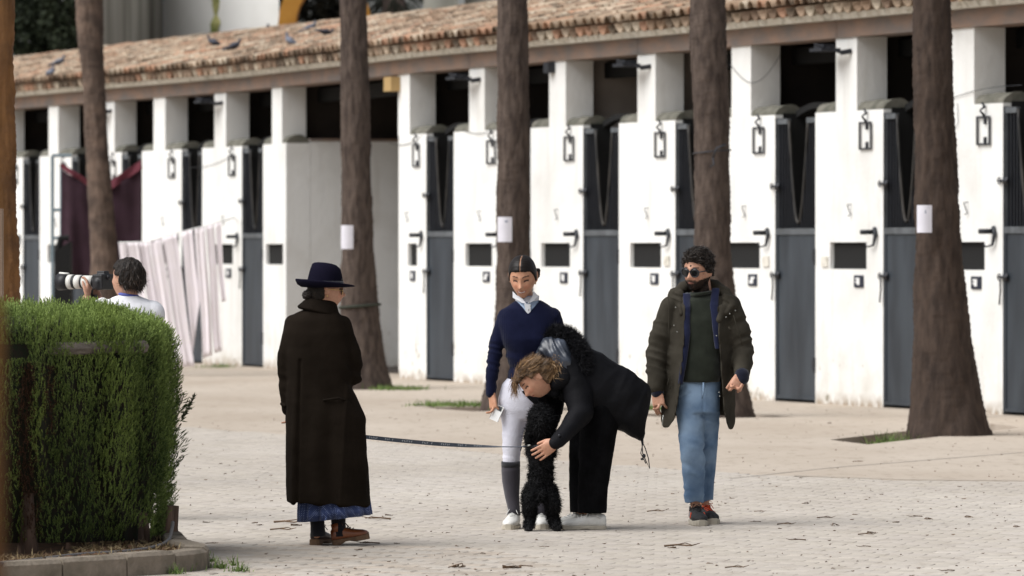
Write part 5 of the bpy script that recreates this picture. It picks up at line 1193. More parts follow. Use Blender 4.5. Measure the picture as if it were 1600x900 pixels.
# ------------------------------------------------------------------ B: woman in navy sweater and white breeches
Bf = Fig(37.2); rB = thing('person', feet_base(Bf, 815, 826), 'smiling woman in navy V neck sweater and white riding breeches looking down', 'woman'); k = Bf.p
hB = Head(k(817, 433, -.03), (-.13, -.92, -.36), (-.055, -.2, 1), 1.15, jaw=.36)
def bodyB(mb):
    Bf.blimb(mb, [(818, 448, .02, 12), (822, 470, .02, 12.5), (824, 490, .02, 22)]); Bf.brows(mb, [(484, 786, 862, .06, 0), (510, 784, 862, .085, 0), (550, 796, 852, .08, 0), (590, 790, 856, .1, 0), (640, 790, 850, .1, 0)])
    Bf.blimb(mb, [(792, 502, 0, 12), (774, 552, -.01, 9.5), (768, 612, -.06, 6.5)]); hand(mb, k(769, 616, -.06), (.10, -.12, -1), (.8, .55, .1), -1, .5, 1.0)
    Bf.blimb(mb, [(861, 502, 0, 12), (878, 552, 0, 9), (880, 600, .05, 6)]); hand(mb, k(880, 602, .05), (0, 0, -1), (-1, 0, 0), 1, .4, .88)
    Bf.blimb(mb, [(800, 630, 0, 18), (800, 700, -.02, 12), (801, 795, 0, 8)]); Bf.blimb(mb, [(838, 630, 0, 18), (842, 700, -.02, 12), (846, 795, 0, 8)])
def paintB(V, L, C, tint):
    x, y, z = L.T; ax = np.abs(x); fr = (y > .05) & (np.linalg.norm(L, axis=1) < .17); lc = z + .0545 - ax * ax * 9; tint(fr & (ax < .027) & (np.abs(lc) < .0085 * np.sqrt(np.clip(1 - (ax / .028) ** 2, 0, 1))), (.42, .13, .11), .9); tint(fr & (ax < .020) & (np.abs(lc) < .0036), (.72, .66, .62), 1.0)
build_body(rB, hB, [bodyB], (.56, .30, .19), paintB, .0042)
M_navy = fabric('navy_rib_knit', (.0045, .006, .022), (.007, .009, .030), scale=10, sheen=.08, spec=.06)
Nn_, Ll_ = nodes_of(M_navy)
q = MB(); Bf.rows(q, [(469, 806, 846, .05, .015), (475, 797, 856, .07, .01), (483, 786, 866, .085, .0), (492, 780, 871, .10, 0), (505, 777, 872, .105, -.01), (530, 784, 868, .118, -.02), (555, 792, 862, .11, -.01), (575, 797, 858, .105, 0), (592, 793, 862, .118, 0)], e=2.4)
q.limb([(k(790, 494), .052), (k(778, 530, 0), .048), (k(772, 556, -.01), .043), (k(768, 590, -.04), .037), (k(767, 614, -.06), .031)]); q.limb([(k(864, 493), .052), (k(875, 522, .0), .047), (k(880, 552, .0), .040), (k(882, 590, .04), .034), (k(881, 602, .05), .030)])
def knit(V, N): 
    x = V[:, 0]; return V + N * (np.sin(x * 2 * math.pi / .014) * .0008)[:, None]
def vneck(V, N):       # drop the front neckline into a V, so the shirt shows
    V = knit(V, N); X = 800 + V[:, 0] * Bf.k; Y = HOR + (CAMH - V[:, 2]) * Bf.k; c = 825; vy = 489 - np.abs(X - c) * 1.15; ins = (Y < vy + 1) & (V[:, 1] < Bf.D + .03) & (np.abs(X - c) < 24); V[:, 1] += ins * .075; return V
garment(rB, 'sweater', q, M_navy, .0065, 9, [(k(772, 540), k(769, 612), .07, (.25, .2, 1), 24, .006, 3), (k(880, 540), k(882, 600), .07, (.2, .2, 1), 24, .006, 5), (k(800, 560), k(855, 585), .12, (.25, 0, 1), 15, .007, 2), (k(790, 505), k(800, 520), .06, (.8, 0, .7), 22, .006, 9), (k(862, 500), k(858, 520), .06, (-.8, 0, .7), 22, .006, 1)], .002, vneck)
M_shirt = fabric('white_cotton', (.72, .73, .76), (.66, .67, .72), sheen=0); M_shirtb = fabric('pale_blue_cotton', (.42, .52, .68), (.38, .48, .64), sheen=0)
q = MB(); Bf.rows(q, [(462, 809, 838, .045, .01), (470, 806, 842, .05, .01), (480, 800, 848, .062, .0), (492, 806, 844, .085, -.005), (500, 812, 838, .09, -.01)]); garment(rB, 'shirt', q, M_shirtb, .006, 2, n0=.001)
for (pts, nm, m) in (([(801, 455), (801, 465), (816, 473), (823, 475), (817, 467), (807, 461)], 'shirt_collar', M_shirt), ([(834, 455), (841, 462), (834, 470), (823, 475), (828, 468), (832, 462)], 'shirt_collar', M_shirt), ([(819, 475), (829, 475), (829, 487), (825, 490), (821, 486)], 'shirt_placket', M_shirt)):
    q = MB(); n_ = len(pts); dd = -.082 if nm == 'shirt_collar' else -.098; c = sum(p[0] for p in pts) / n_
    back = lambda x: .05 * ((abs(x - 824) / 22) ** 1.6)
    q.rings([[k(x, y, dd + back(x) + .018) for x, y in pts], [k(x, y, dd + back(x)) for x, y in pts]]); q.put(nm, m, rB)
q = MB(); q.rings([[k(824 + a * math.cos(t), 463 - 4 * math.cos(t) * .6 + zz, .01 + b_r * math.sin(t)) for t in np.linspace(0, 2 * math.pi, 28, endpoint=False)] for a, b_r, zz in ((18, .062, 9), (18.5, .06, 5), (18.5, .056, 1), (17, .05, 1), (16, .05, 9))], cap=False); q.put('shirt_collar', M_shirt, rB, smooth=True)
q = MB()
for (x, y) in ((827, 473), (829, 478), (826, 484)): q.ball(k(x, y, -.108), .005, 8)
q.put('shirt_button', M_btn, rB)
M_breech = fabric('white_breeches', (.66, .66, .73), (.60, .60, .68), scale=5, sheen=0, bscale=120)
q = MB(); Bf.rows(q, [(588, 796, 856, .085, 0), (600, 784, 860, .105, 0), (625, 778, 862, .125, .01), (640, 779, 861, .12, .01), (656, 784, 858, .10, .01)]); q.limb([(k(801, 628), .085), (k(803, 660, -.01), .080), (k(800, 690, -.02), .064), (k(799, 712, -.01), .058), (k(798.5, 718, -.01), .056)], 20); q.limb([(k(838, 628), .085), (k(840, 660), .078), (k(842, 690, -.01), .062), (k(844, 718, -.01), .052)], 20)
garment(rB, 'riding_breeches', q, M_breech, .007, 14, [(k(800, 680), k(800, 718), .07, (.2, 0, 1), 22, .004, 3), (k(790, 640), k(835, 650), .08, (.7, 0, .7), 14, .004, 5)], .0015)
M_sock = fabric('charcoal_sock', (.040, .037, .046), (.050, .046, .056), scale=8); M_sockb = fabric('black_sock_cuff', (.02, .02, .024), (.026, .026, .03))
for (x0, x1, x2) in ((798, 799, 803), (844, 844, 846)):
    q = MB(); q.tube([k(x0, 722, -.01), k(x0, 735, -.005), k(x1 - .5, 752, .01), k(x1 + 1, 775, .01), k(x2, 795, 0), k(x2, 805, 0)], [.0585, .061, .058, .047, .039, .043], 20); s_ = q.put('riding_sock', M_sock, rB, smooth=True)
    q = MB(); q.tube([k(x0, 721, -.01), k(x0, 729, -.008)], [.0610, .0618], 20); q.put('sock_cuff', M_sockb, s_, smooth=True)
M_trainer = mat('white_trainer_leather', (.70, .69, .66), (.60, .59, .56), scale=20, rough=.6); M_tsole = mat('cream_rubber', (.50, .46, .38), (.38, .34, .28), scale=16, rough=.8); M_lacew = fabric('white_lace', (.7, .7, .68), (.6, .6, .58), sheen=0)
shoe(rB, 'trainer', (k(804, 0).x, Bf.D + .05, 0), (-.16, -1, 0), M_trainer, M_tsole, L=.27, k=1.08, lace=M_lacew, ankle=.085); shoe(rB, 'trainer', (k(845, 0).x, Bf.D + .06, 0), (.05, -1, 0), M_trainer, M_tsole, L=.27, k=1.05, lace=M_lacew, ankle=.085)
# hair: combed flat with a centre parting, low bun, ear and hoop
def hl(V, top, low, y0=.068, y1=.005):
    x, y, z = V.T; t = np.clip((y0 - y) / (y0 - y1), 0, 1); return z > top + (low - top) * t * t * (3 - 2 * t) - .012 * np.clip(np.abs(x) / .06, 0, 1)
def maskB(V): return hl(V, .066, -.012) | ((V[:, 1] < -.02) & (V[:, 2] > -.055))
Vh, Fh = hB.hair(.007, maskB, nu=110, nv=80); xx, yy_, zz_ = Vh.T.copy(); nrm = Vh / np.linalg.norm(Vh, axis=1, keepdims=True); Vh = Vh + nrm * (np.sin((yy_ + .4 * np.abs(xx)) * 420) * .0006 - .003 * np.exp(-(xx / .0035) ** 2) * ((zz_ > .03) & (yy_ > -.05)))[:, None]
Ch = np.tile(np.array((.009, .0065, .0055)), (len(Vh), 1)); Ch[:] += (RNG.uniform(-.3, .5, len(Vh)) * .006)[:, None]; part = (np.abs(xx) < .0032) & (yy_ > -.03) & (zz_ > .04); Ch[part] = (.30, .17, .11); Ch = np.clip(Ch, 0, 1)
M_slick = mat('slick_hair', (1, 1, 1), rough=.45, attr=True, spec=.22); put('hair', hB.w(Vh), Fh, M_slick, rB, smooth=True, col=Ch)
q = MB(); c = hB.wp(-.052, -.075, -.005) if False else k(838, 428, .06); q.ball(c, (.026, .03, .034), 14); q.ball(c + Vector((.008, 0, .02)), (.02, .025, .02), 12); V, N, F = remesh(q, .004, 2); V = V + N * (np.sin(V[:, 2] * 500) * .0015)[:, None]; put('hair_bun', V, F, M_hair_dark, rB, smooth=True)
q = MB(); e = k(836.5, 440, -.01); q.tube([e + Vector((.008 * math.sin(a) * .4, -.010 * math.sin(a), .011 * math.cos(a) - .006)) for a in np.linspace(0, 2 * math.pi, 14)], .0026, 6); q.put('earring', M_gold, rB, smooth=True)
# phone in her hand
ph = thing('smartphone', k(776, 645, -.07), 'white smartphone held low in the left hand of the sweater woman', 'phone'); M_ = frame((0, 0, 1), (-.35, -1, .25)); M_ = Matrix.Rotation(.42, 3, 'Y') @ Matrix.Rotation(-.35, 3, 'Z')
q = MB(); c = k(776.5, 645, -.085); q.box(c, (.030, .004, .052), M_); q.put('case', M_white, ph); q = MB(); q.box(c + M_ @ Vector((-.006, .0055, 0)), (.029, .0015, .051), M_); q.put('screen', M_iron, ph); q = MB(); q.box(c + M_ @ Vector((.007, -.0052, .034)), (.014, .0015, .015), M_); cam_ = q.put('camera_plate', M_rail, ph)
for (ox, oz) in ((.001, .040), (.012, .030)):
    q = MB(); q.tube([c + M_ @ Vector((ox, -.0055, oz)), c + M_ @ Vector((ox, -.009, oz))], .0075, 12); q.put('camera_lens', M_iron, cam_)

# ------------------------------------------------------------------ C: woman bending over the dog
Cf = Fig(37.1); rC = thing('person', feet_base(Cf, 920, 824), 'woman with curly light brown hair bending forward in a black fur trimmed parka', 'woman'); k = Cf.p
Fc = Vector((-.60, -.22, -.77)).normalized(); hC = Head(k(836, 590, -.20), Fc, (-.80, -.05, .60), 1.05, nose=1.1, jaw=.3)
def bodyC(mb):
    mb.limb([(k(843, 584, -.18), .055), (k(858, 575, -.12), .06), (k(878, 575, -.05), .09)]); mb.limb([(k(885, 575, -.05), .14), (k(920, 590, 0), .14), (k(950, 620, .03), .15)])
    mb.limb([(k(893, 590, -.16), .055), (k(903, 648, -.25), .045), (k(868, 690, -.39), .026)]); hand(mb, k(869, 688, -.39), (-.80, .04, -.52), (-.1, .98, .1), -1, .18, 1.1, spread=.5)
    mb.limb([(k(868, 590, .12), .055), (k(862, 648, .1), .04), (k(852, 680, .02), .028)]); hand(mb, k(852, 682, .02), (-.3, -.6, -.6), (-.6, -.2, .3), -1, .5, .9)
    mb.limb([(k(942, 630, -.05), .10), (k(925, 715, -.06), .06), (k(922, 800, -.03), .04)]); mb.limb([(k(925, 630, .09), .10), (k(905, 715, .08), .06), (k(908, 800, .10), .04)])
build_body(rC, hC, [bodyC], (.55, .30, .20))
M_parka = fabric('black_parka_shell', (.0045, .0045, .0055), (.008, .008, .010), scale=4, rough=.6, sheen=.0, spec=.08); M_trk = fabric('black_trousers', (.0035, .0035, .004), (.006, .006, .007), sheen=.0, spec=.05)
q = MB()
secsC = [((872, 530), (868, 612), .13, -.03), ((893, 530), (888, 640), .175, -.02), ((915, 540), (905, 655), .19, 0), ((940, 552), (925, 660), .195, .01), ((968, 571), (948, 667), .195, .02), ((994, 588), (964, 668), .19, .02), ((1012, 600), (984, 681), .18, .02), ((1016, 613), (1004, 690), .13, .02)]
R = []
for (a, b, dh, dc) in secsC:
    ring = []; mx = (a[0] + b[0]) / 2; my = (a[1] + b[1]) / 2; hx = (a[0] - b[0]) / 2; hy = (a[1] - b[1]) / 2
    for i in range(30):
        t = 2 * math.pi * i / 30; ca, sa = math.cos(t), math.sin(t); e = 2 / 2.3; c1 = math.copysign(abs(ca) ** e, ca); s1 = math.copysign(abs(sa) ** e, sa); ring.append(k(mx + hx * c1, my + hy * c1, dc + dh * s1))
    R.append(ring)
q.rings(R)
q.limb([(k(890, 575, -.12), .105), (k(902, 612, -.17), .095), (k(907, 644, -.24), .080), (k(888, 668, -.32), .060), (k(872, 684, -.38), .048), (k(867, 688, -.39), .043)], 18)
q.limb([(k(874, 578, .12), .075), (k(866, 620, .12), .07), (k(862, 650, .1), .062), (k(855, 678, .04), .05)], 18); q.limb([(k(846, 612, .0), .045), (k(858, 640, .06), .05)], 12); q.limb([(k(818, 612, -.02), .014), (k(840, 625, .0), .04)], 10)
garment(rC, 'parka', q, M_parka, .009, 4, [(k(900, 620), k(880, 680), .12, (.3, 0, 1), 18, .011, 3), (k(960, 600), k(1000, 650), .2, (.8, 0, -.45), 11, .008, 5), (k(915, 600), k(950, 640), .14, (.5, 0, .8), 11, .010, 9), (k(900, 545), k(990, 600), .1, (.9, 0, -.3), 10, .003, 2)], .004)
# hood: grey blue shiny lining turned out, black fur trim
M_lin = mat('grey_blue_satin', (.05, .06, .082), (.02, .025, .036), scale=9, rough=.34, spec=.6, bump=.2, bscale=30)
q = MB(); q.limb([(k(850, 552, -.10), .05), (k(858, 543, -.11), .062), (k(872, 550, -.13), .078), (k(880, 566, -.15), .070), (k(882, 580, -.17), .05)], 16)
garment(rC, 'hood', q, M_lin, .008, 14, [(k(855, 540, -.12), k(890, 590, -.15), .16, (.9, 0, .5), 26, .012, 4)], .003)
q = MB(); q.limb([(k(868, 598, -.2), .05), (k(880, 590, -.2), .06), (k(878, 570, -.15), .06)], 12); q.limb([(k(850, 606, -.15), .03), (k(866, 612, -.17), .04)], 10); garment(rC, 'parka_collar', q, M_parka, .007, 3, n0=.002)
M_fur = mat('black_fur', (.1, .1, .1), rough=.6, attr=True, spec=.15)
fpath = [k(843, 538, .04), k(856, 527, .02), k(872, 522, -.02), k(888, 527, -.06), (k(900, 540, -.10)), k(908, 556, -.13), k(912, 574, -.16)]
q = MB(); q.limb([(p, r) for p, r in zip(fpath, (.025, .040, .048, .052, .055, .055, .045))], 12); V, N, F = remesh(q, .012, 3); trim = put('fur_trim', V, F, M_parka, rC, smooth=True)
P, Nr = surf_points(V, F, 9000); strands(P, Nr + RNG.normal(0, .45, P.shape) + np.array((.1, -.1, -.25)), RNG.uniform(.02, .05, len(P)), .0016, 2, .8, (.004, .004, .005), (.022, .022, .026), M_fur, 'fur', trim)
q = MB(); q.limb([(k(1003, 685, -.02), .010), (k(1004, 694, -.02), .007)], 8); q.tube([k(1003, 692, -.03), k(1004, 708, -.04), k(1010, 722, -.03), k(1015, 732, -.03), k(1013, 716, -.03), k(1008, 700, -.03), k(1004, 692, -.03)], .0035, 5); q.tube([k(1004, 694, -.03), k(1001, 708, -.04), k(1009, 724, -.04)], .003, 5); q.ball(k(1006, 712, -.04), (.012, .012, .014), 10); q.ball(k(1003, 717, -.045), (.010, .008, .008), 8)
q.put('drawstring', M_iron, rC, smooth=True)
q = MB(); q.ball(k(873, 677, -.425), .009, 10); q.put('cuff_snap', M_iron, rC, smooth=True)
q = MB(); 
def trouser(mb, pts, e=20): mb.limb(pts, e)
trouser(q, [(k(940, 640, -.05), .125), (k(934, 680, -.06), .118), (k(930, 720, -.06), .105), (k(927, 760, -.05), .094), (k(924, 815, -.03), .090)]); trouser(q, [(k(925, 640, .09), .12), (k(915, 680, .09), .105), (k(911, 720, .08), .09), (k(909, 760, .09), .082), (k(910, 812, .1), .078)])
garment(rC, 'trousers', q, M_trk, .009, 5, [(k(930, 680), k(925, 790), .13, (1, .3, .12), 12, .006, 4), (k(920, 700), k(915, 740), .14, (.3, 0, 1), 10, .004, 8)], .002, lambda V, N: np.stack([V[:, 0], V[:, 1], np.maximum(V[:, 2], Cf.p(0, 801).z)], 1))
shoe(rC, 'trainer', (k(938, 0).x, Cf.D - .06, 0), (-.99, -.16, 0), M_trainer, M_tsole, L=.285, k=1.02, lace=M_lacew, ankle=.07); shoe(rC, 'trainer', (k(915, 0).x, Cf.D + .10, 0), (-.95, -.25, 0), M_trainer, M_tsole, L=.28, k=1.0, lace=M_lacew, ankle=.07)
def maskC(V): x, y, z = V.T; return (z > .060) | ((y < .035) & (z > .018)) | ((y < -.010) & (z > -.075))
Vh, Fh = hC.hair(.016, maskC, nu=90, nv=64); nrm = Vh / np.linalg.norm(Vh, axis=1, keepdims=True); Vh = Vh + nrm * (fbm(Vh * 40, 2) * .008)[:, None]; Wh = hC.w(Vh); hairC = put('hair', Wh, Fh, mat('light_brown_hair', (.16, .09, .045), (.05, .028, .015), scale=50, rough=.5, spec=.4, bump=.8, bscale=150), rC, smooth=True)
m_ = maskC(Vh * .85); Fk = [f for f in Fh if len(f) == 4 and all(m_[i] for i in f)]; P, Nr = surf_points(Wh, Fk, 5200); down = np.array((-.35, -.15, -.9)); back = np.array((.5, 0, .35))
bun = np.array(k(870, 562, -.16)); Dr = bun - P; Dr /= np.linalg.norm(Dr, axis=1, keepdims=True); Dr = Dr - Nr * (Dr * Nr).sum(1)[:, None] * .9 + Nr * .14 + vnoise(P * 26)[:, None] * np.array((.35, .3, .4)) + RNG.normal(0, .10, P.shape); tv = np.clip(.32 + .5 * vnoise(P * 42) + RNG.normal(0, .18, len(P)), 0, 1); strands(P, Dr, RNG.uniform(.04, .075, len(P)), .0019, 6, .85, (.035, .018, .009), (.42, .25, .115), M_hairS, 'curls', hairC, tvar=tv)
q = MB(); q.ball(bun, (.045, .042, .04), 14); Vq, Nq, Fq = remesh(q, .005, 1); put('hair_bun', Vq, Fq, hairC.data.materials[0], rC, smooth=True); Pq, Nrq = surf_points(Vq, Fq, 900); strands(Pq, Nrq * .5 + RNG.normal(0, .6, Pq.shape), RNG.uniform(.02, .05, 900), .0018, 5, 2.2, (.035, .018, .009), (.42, .25, .115), M_hairS, 'curls', hairC)
P = np.array([tuple(k(804 + random.gauss(0, 3), 598 + random.gauss(0, 6), -.2 + random.gauss(0, .02))) for _ in range(260)]); strands(P, np.tile((-.02, 0, -1), (260, 1)) + RNG.normal(0, .16, (260, 3)), RNG.uniform(.03, .09, 260), .0016, 5, .7, (.06, .03, .015), (.36, .22, .11), M_hairS, 'curls', hairC)
P = np.array([tuple(k(868 + random.gauss(0, 4), 575 + random.gauss(0, 7), -.22 + random.gauss(0, .02))) for _ in range(200)]); strands(P, np.tile((.3, 0, -1), (200, 1)) + RNG.normal(0, .4, (200, 3)), RNG.uniform(.03, .07, 200), .0018, 5, 1.6, (.08, .04, .02), (.46, .30, .15), M_hairS, 'curls', hairC)

# ------------------------------------------------------------------ D: bearded man in olive parka
Df = Fig(37.75); rD = thing('person', feet_base(Df, 1092, 818), 'bearded man in sunglasses walking in open olive parka and light blue jeans', 'man'); k = Df.p
hD = Head(k(1091, 424, -.02), (-.52, -.84, -.15), (.07, 0, 1), 1.12, jaw=.22, nose=1.15, w=1.04)
def bodyD(mb):
    Df.blimb(mb, [(1095, 440, .01, 15), (1098, 464, .02, 16), (1097, 480, .02, 28)]); Df.brows(mb, [(470, 1046, 1142, .07, .02), (500, 1048, 1140, .10, .01), (550, 1058, 1128, .10, 0), (600, 1058, 1124, .1, 0), (640, 1058, 1122, .1, 0)])
    Df.blimb(mb, [(1044, 482, 0, 14), (1028, 550, 0, 11), (1027, 606, -.05, 8)]); hand(mb, k(1027, 609, -.05), (.08, -.2, -1), (.5, .75, 0), -1, .5, 1.15)
    Df.blimb(mb, [(1143, 478, 0, 14), (1160, 548, 0, 11), (1156, 585, -.16, 8)]); hand(mb, k(1157, 586, -.17), (-.42, -.35, -.80), (-.35, .85, -.2), -1, .95, 1.12, thumb=.25)
    Df.blimb(mb, [(1078, 640, 0, 22), (1080, 710, -.06, 15), (1086, 790, -.02, 10)]); Df.blimb(mb, [(1104, 640, .02, 22), (1106, 715, .10, 14), (1102, 790, .18, 10)])
def paintD(V, L, C, tint):
    sk2 = np.array((.54, .30, .205)); fh = (np.linalg.norm(L, axis=1) < .17) & (L[:, 1] > .05) & (np.abs(L[:, 0]) < .018) & (L[:, 2] > .0) & (L[:, 2] < .05); C[fh] = sk2
    x, y, z = L.T; r = np.linalg.norm(L, axis=1) < .17; ax = np.abs(x); lips = (ax < .019) & (np.abs(z + .055) < .0065 - ax * .2) & (y > .06)
    nz = vnoise(V * 260) * .006
    beard = r & (y > -.012) & (z < -.046 + .42 * np.clip(ax - .030, 0, .1) + nz) & (z > -.118) & ~lips & ~((ax < .008) & (z > -.045)); C[lips] = (.26, .115, .09); tint(beard & (z < .02), (.010, .007, .006), .9)
    tint(r & (ax < .032) & (np.abs(z + .042) < .0055 + nz * .3) & (y > .06), (.022, .015, .012), .85)
build_body(rD, hD, [bodyD], (.54, .30, .205), paintD, .0042)
M_olive = fabric('olive_parka_cotton', (.030, .026, .019), (.050, .044, .034), scale=9, rough=.8, sheen=.0, spec=.1, lo=.3, hi=.7); M_vest = fabric('navy_quilted_lining', (.007, .010, .034), (.010, .014, .044)); M_jump = fabric('dark_green_jumper', (.012, .015, .010), (.018, .022, .015))
M_denim = mat('washed_denim', (.22, .31, .43), (.085, .145, .245), scale=5, rough=.9, bump=.35, bscale=260, detail=7, lo=.38, hi=.68, spec=.1)
q = MB(); Df.rows(q, [(456, 1078, 1116, .065, .01), (470, 1062, 1130, .10, .0), (500, 1060, 1130, .125, -.01), (540, 1062, 1128, .13, -.01), (575, 1062, 1126, .135, -.01), (597, 1060, 1124, .13, -.01)]); garment(rD, 'jumper', q, M_jump, .008, 4, [(k(1075, 540), k(1115, 590), .12, (.5, 0, 1), 15, .008, 3), (k(1080, 500), k(1110, 520), .1, (.6, 0, .9), 12, .005, 7)], .002)
q = MB(); q.tube([k(1094 + 17 * math.cos(a), 459 - 3 * math.cos(a), -.02 + .07 * math.sin(a)) for a in np.linspace(0, 2 * math.pi, 24)], .011, 8); q.put('jumper_neckband', M_jump, rD, smooth=True)
def panel(rows, dd, th, m, name, root, size=.006, sp=(), n0=.002):
    q = MB(); R = []
    for (y, xl, xr, d0, d1) in rows:      # left and right edge with their own depth
        n = 8; top = [k(xl + (xr - xl) * i / n, y, d0 + (d1 - d0) * i / n - th * math.sin(math.pi * (.15 + .7 * i / n))) for i in range(n + 1)]; bot = [k(xl + (xr - xl) * i / n, y, d0 + (d1 - d0) * i / n + th) for i in range(n, -1, -1)]; R.append(top + bot)
    q.rings(R); return garment(root, name, q, m, size, 3, sp, n0)
panel([(458, 1066, 1080, -.06, -.04), (480, 1068, 1078, -.115, -.11), (520, 1066, 1078, -.14, -.13), (560, 1063, 1073, -.15, -.14), (600, 1058, 1066, -.15, -.14)], 0, .012, M_vest, 'lining', rD)
panel([(450, 1112, 1124, -.04, -.06), (475, 1108, 1122, -.10, -.10), (510, 1112, 1122, -.13, -.13), (545, 1116, 1123, -.14, -.14)], 0, .012, M_vest, 'lining', rD)
q = MB()      # jacket: back shell, two fronts, sleeves, hood folds
Df.rows(q, [(462, 1062, 1130, .05, .09), (474, 1040, 1148, .07, .09), (500, 1036, 1152, .08, .09), (560, 1038, 1150, .08, .10), (610, 1036, 1148, .08, .11), (650, 1036, 1146, .06, .12)], e=3)
def slab(rows, th=.03, n=8):
    R = []
    for (y, xl, xr, d0, d1) in rows:
        top = [k(xl + (xr - xl) * i / n, y, d0 + (d1 - d0) * i / n - th) for i in range(n + 1)]; bot = [k(xl + (xr - xl) * i / n, y, d0 + (d1 - d0) * i / n + th * .8) for i in range(n, -1, -1)]; R.append(top + bot)
    q.rings(R)
slab([(462, 1046, 1068, .02, -.04), (480, 1040, 1070, .02, -.10), (520, 1038, 1069, .02, -.13), (560, 1038, 1066, .02, -.14), (600, 1038, 1062, .02, -.14), (630, 1035, 1058, .02, -.13), (655, 1032, 1053, .0, -.11), (668, 1036, 1044, -.04, -.09)])
slab([(462, 1122, 1144, -.04, .02), (480, 1120, 1150, -.09, .03), (520, 1121, 1154, -.13, .03), (560, 1124, 1152, -.14, .03), (600, 1127, 1150, -.14, .03), (640, 1130, 1148, -.13, .02), (662, 1135, 1146, -.11, .0), (671, 1139, 1144, -.08, -.02)])
q.limb([(k(1048, 480), .075), (k(1036, 515, 0), .073), (k(1027, 550, .0), .070), (k(1025, 580, -.03), .063), (k(1026, 604, -.05), .056)], 18); q.limb([(k(1140, 478), .078), (k(1152, 512, .0), .076), (k(1160, 548, .0), .071), (k(1160, 565, -.06), .064), (k(1158, 582, -.15), .054)], 18)
garment(rD, 'parka', q, M_olive, .0085, 3, [(k(1032, 520), k(1026, 600), .10, (.45, .2, 1), 18, .010, 3), (k(1154, 510), k(1160, 575), .10, (-.5, .2, 1), 18, .010, 5), (k(1050, 500), k(1048, 650), .07, (.8, 0, .5), 12, .007, 9), (k(1138, 500), k(1138, 660), .07, (.8, 0, -.5), 12, .007, 12), (k(1050, 480), k(1140, 480), .06, (1, 0, .4), 16, .006, 2)], .003)
q = MB(); q.limb([(k(1066, 452, .02), .035), (k(1054, 462, .0), .040), (k(1062, 474, -.05), .032)], 12); q.limb([(k(1068, 450, .05), .04), (k(1092, 446, .10), .05), (k(1118, 448, .06), .045), (k(1132, 458, .02), .048), (k(1138, 470, -.02), .042), (k(1128, 482, -.08), .034), (k(1122, 500, -.12), .022)], 12); q.limb([(k(1062, 460, -.03), .03), (k(1064, 490, -.11), .018)], 10)
q.limb([(k(1135, 468, -.05), .03), (k(1144, 476, -.06), .028), (k(1134, 488, -.10), .02)], 10)
garment(rD, 'hood', q, M_olive, .0065, 3, [(k(1056, 460), k(1140, 470), .12, (.5, 0, 1), 24, .009, 4)], .003)
M_cuff = fabric('navy_knit_cuff', (.008, .010, .022), (.012, .014, .03))
q = MB(); q.limb([(k(1026.5, 606, -.05), .050), (k(1027, 611, -.052), .046)], 16); garment(rD, 'cuff', q, M_cuff, .006, 2, n0=.001); q = MB(); q.limb([(k(1158, 584, -.165), .050), (k(1158.5, 590, -.17), .045)], 16); garment(rD, 'cuff', q, M_cuff, .006, 2, n0=.001)
q = MB()
for (x, y, dd) in ((1055, 480, -.09), (1057, 518, -.15), (1052, 508, -.14), (1133, 495, -.15), (1139, 490, -.13), (1148, 485, -.10), (1118, 524, -.165), (1122, 612, -.17), (1123, 618, -.17)): q.ball(k(x, y, dd - .015), .0048, 8)
q.put('snap_button', M_btn, rD, smooth=True)
q = MB()
for pts in (((1043, 464), (1045, 490), (1044, 515), (1046, 536)), ((1145, 492), (1150, 510), (1155, 525), (1159, 540)), ((1045, 590), (1042, 600), (1046, 607), (1049, 596)), ((1141, 588), (1144, 600), (1148, 592))): q.tube([k(x, y, -.105 if x < 1100 else -.11) for x, y in pts], .0032, 5)
q.tube([k(1137, 510, -.16), k(1141, 517, -.16)], .006, 6); q.put('drawcord', M_olive, rD, smooth=True)
q = MB(); q.tube([k(1036, 648, -.10), k(1035, 655, -.11), k(1034, 664, -.105)], .004, 5); q.put('zip_pull', M_btn, rD)
q = MB(); Df.rows(q, [(586, 1060, 1124, .10, 0), (600, 1057, 1126, .115, 0), (625, 1056, 1125, .125, 0), (645, 1057, 1124, .12, 0)])
q.limb([(k(1077, 632, -.01), .088), (k(1079, 665, -.04), .085), (k(1081, 700, -.07), .074), (k(1083, 740, -.05), .067), (k(1085, 792, -.02), .064)], 20); q.limb([(k(1105, 632, .01), .085), (k(1106, 670, .05), .076), (k(1106, 710, .10), .065), (k(1105, 750, .15), .055), (k(1103, 795, .18), .052)], 20)
def jeansx(V, N):
    X = 800 + V[:, 0] * Df.k; Y = HOR + (CAMH - V[:, 2]) * Df.k; g = -.006 * np.exp(-((X - (1099 - (Y - 600) * .03)) / 1.5) ** 2) * (Y < 650) * (V[:, 1] < Df.D) - .004 * np.exp(-((Y - (622 - (X - 1060) * .5)) / 1.5) ** 2) * (X < 1078) * (Y > 605); V = V + N * g[:, None]; zh = Df.p(0, 784).z + .006 * np.sin(X * .25); V[:, 2] = np.maximum(V[:, 2], zh); return V
garment(rD, 'jeans', q, M_denim, .008, 3, [(k(1080, 690), k(1083, 725), .12, (.5, .2, 1), 13, .010, 3), (k(1070, 605), k(1090, 660), .1, (-.6, 0, .8), 18, .007, 13), (k(1105, 700), k(1105, 730), .08, (-.5, .2, 1), 13, .008, 5), (k(1075, 640), k(1100, 650), .1, (.5, 0, .9), 14, .009, 7), (k(1085, 755), k(1085, 782), .08, (.1, 0, 1), 18, .007, 9)], .002, jeansx)
q = MB(); q.tube([k(1098, 597, -.135), k(1098, 612, -.14), k(1096, 622, -.135)], [.006, .007, .005], 6); q.put('jeans_fly', M_denim, rD, smooth=True)
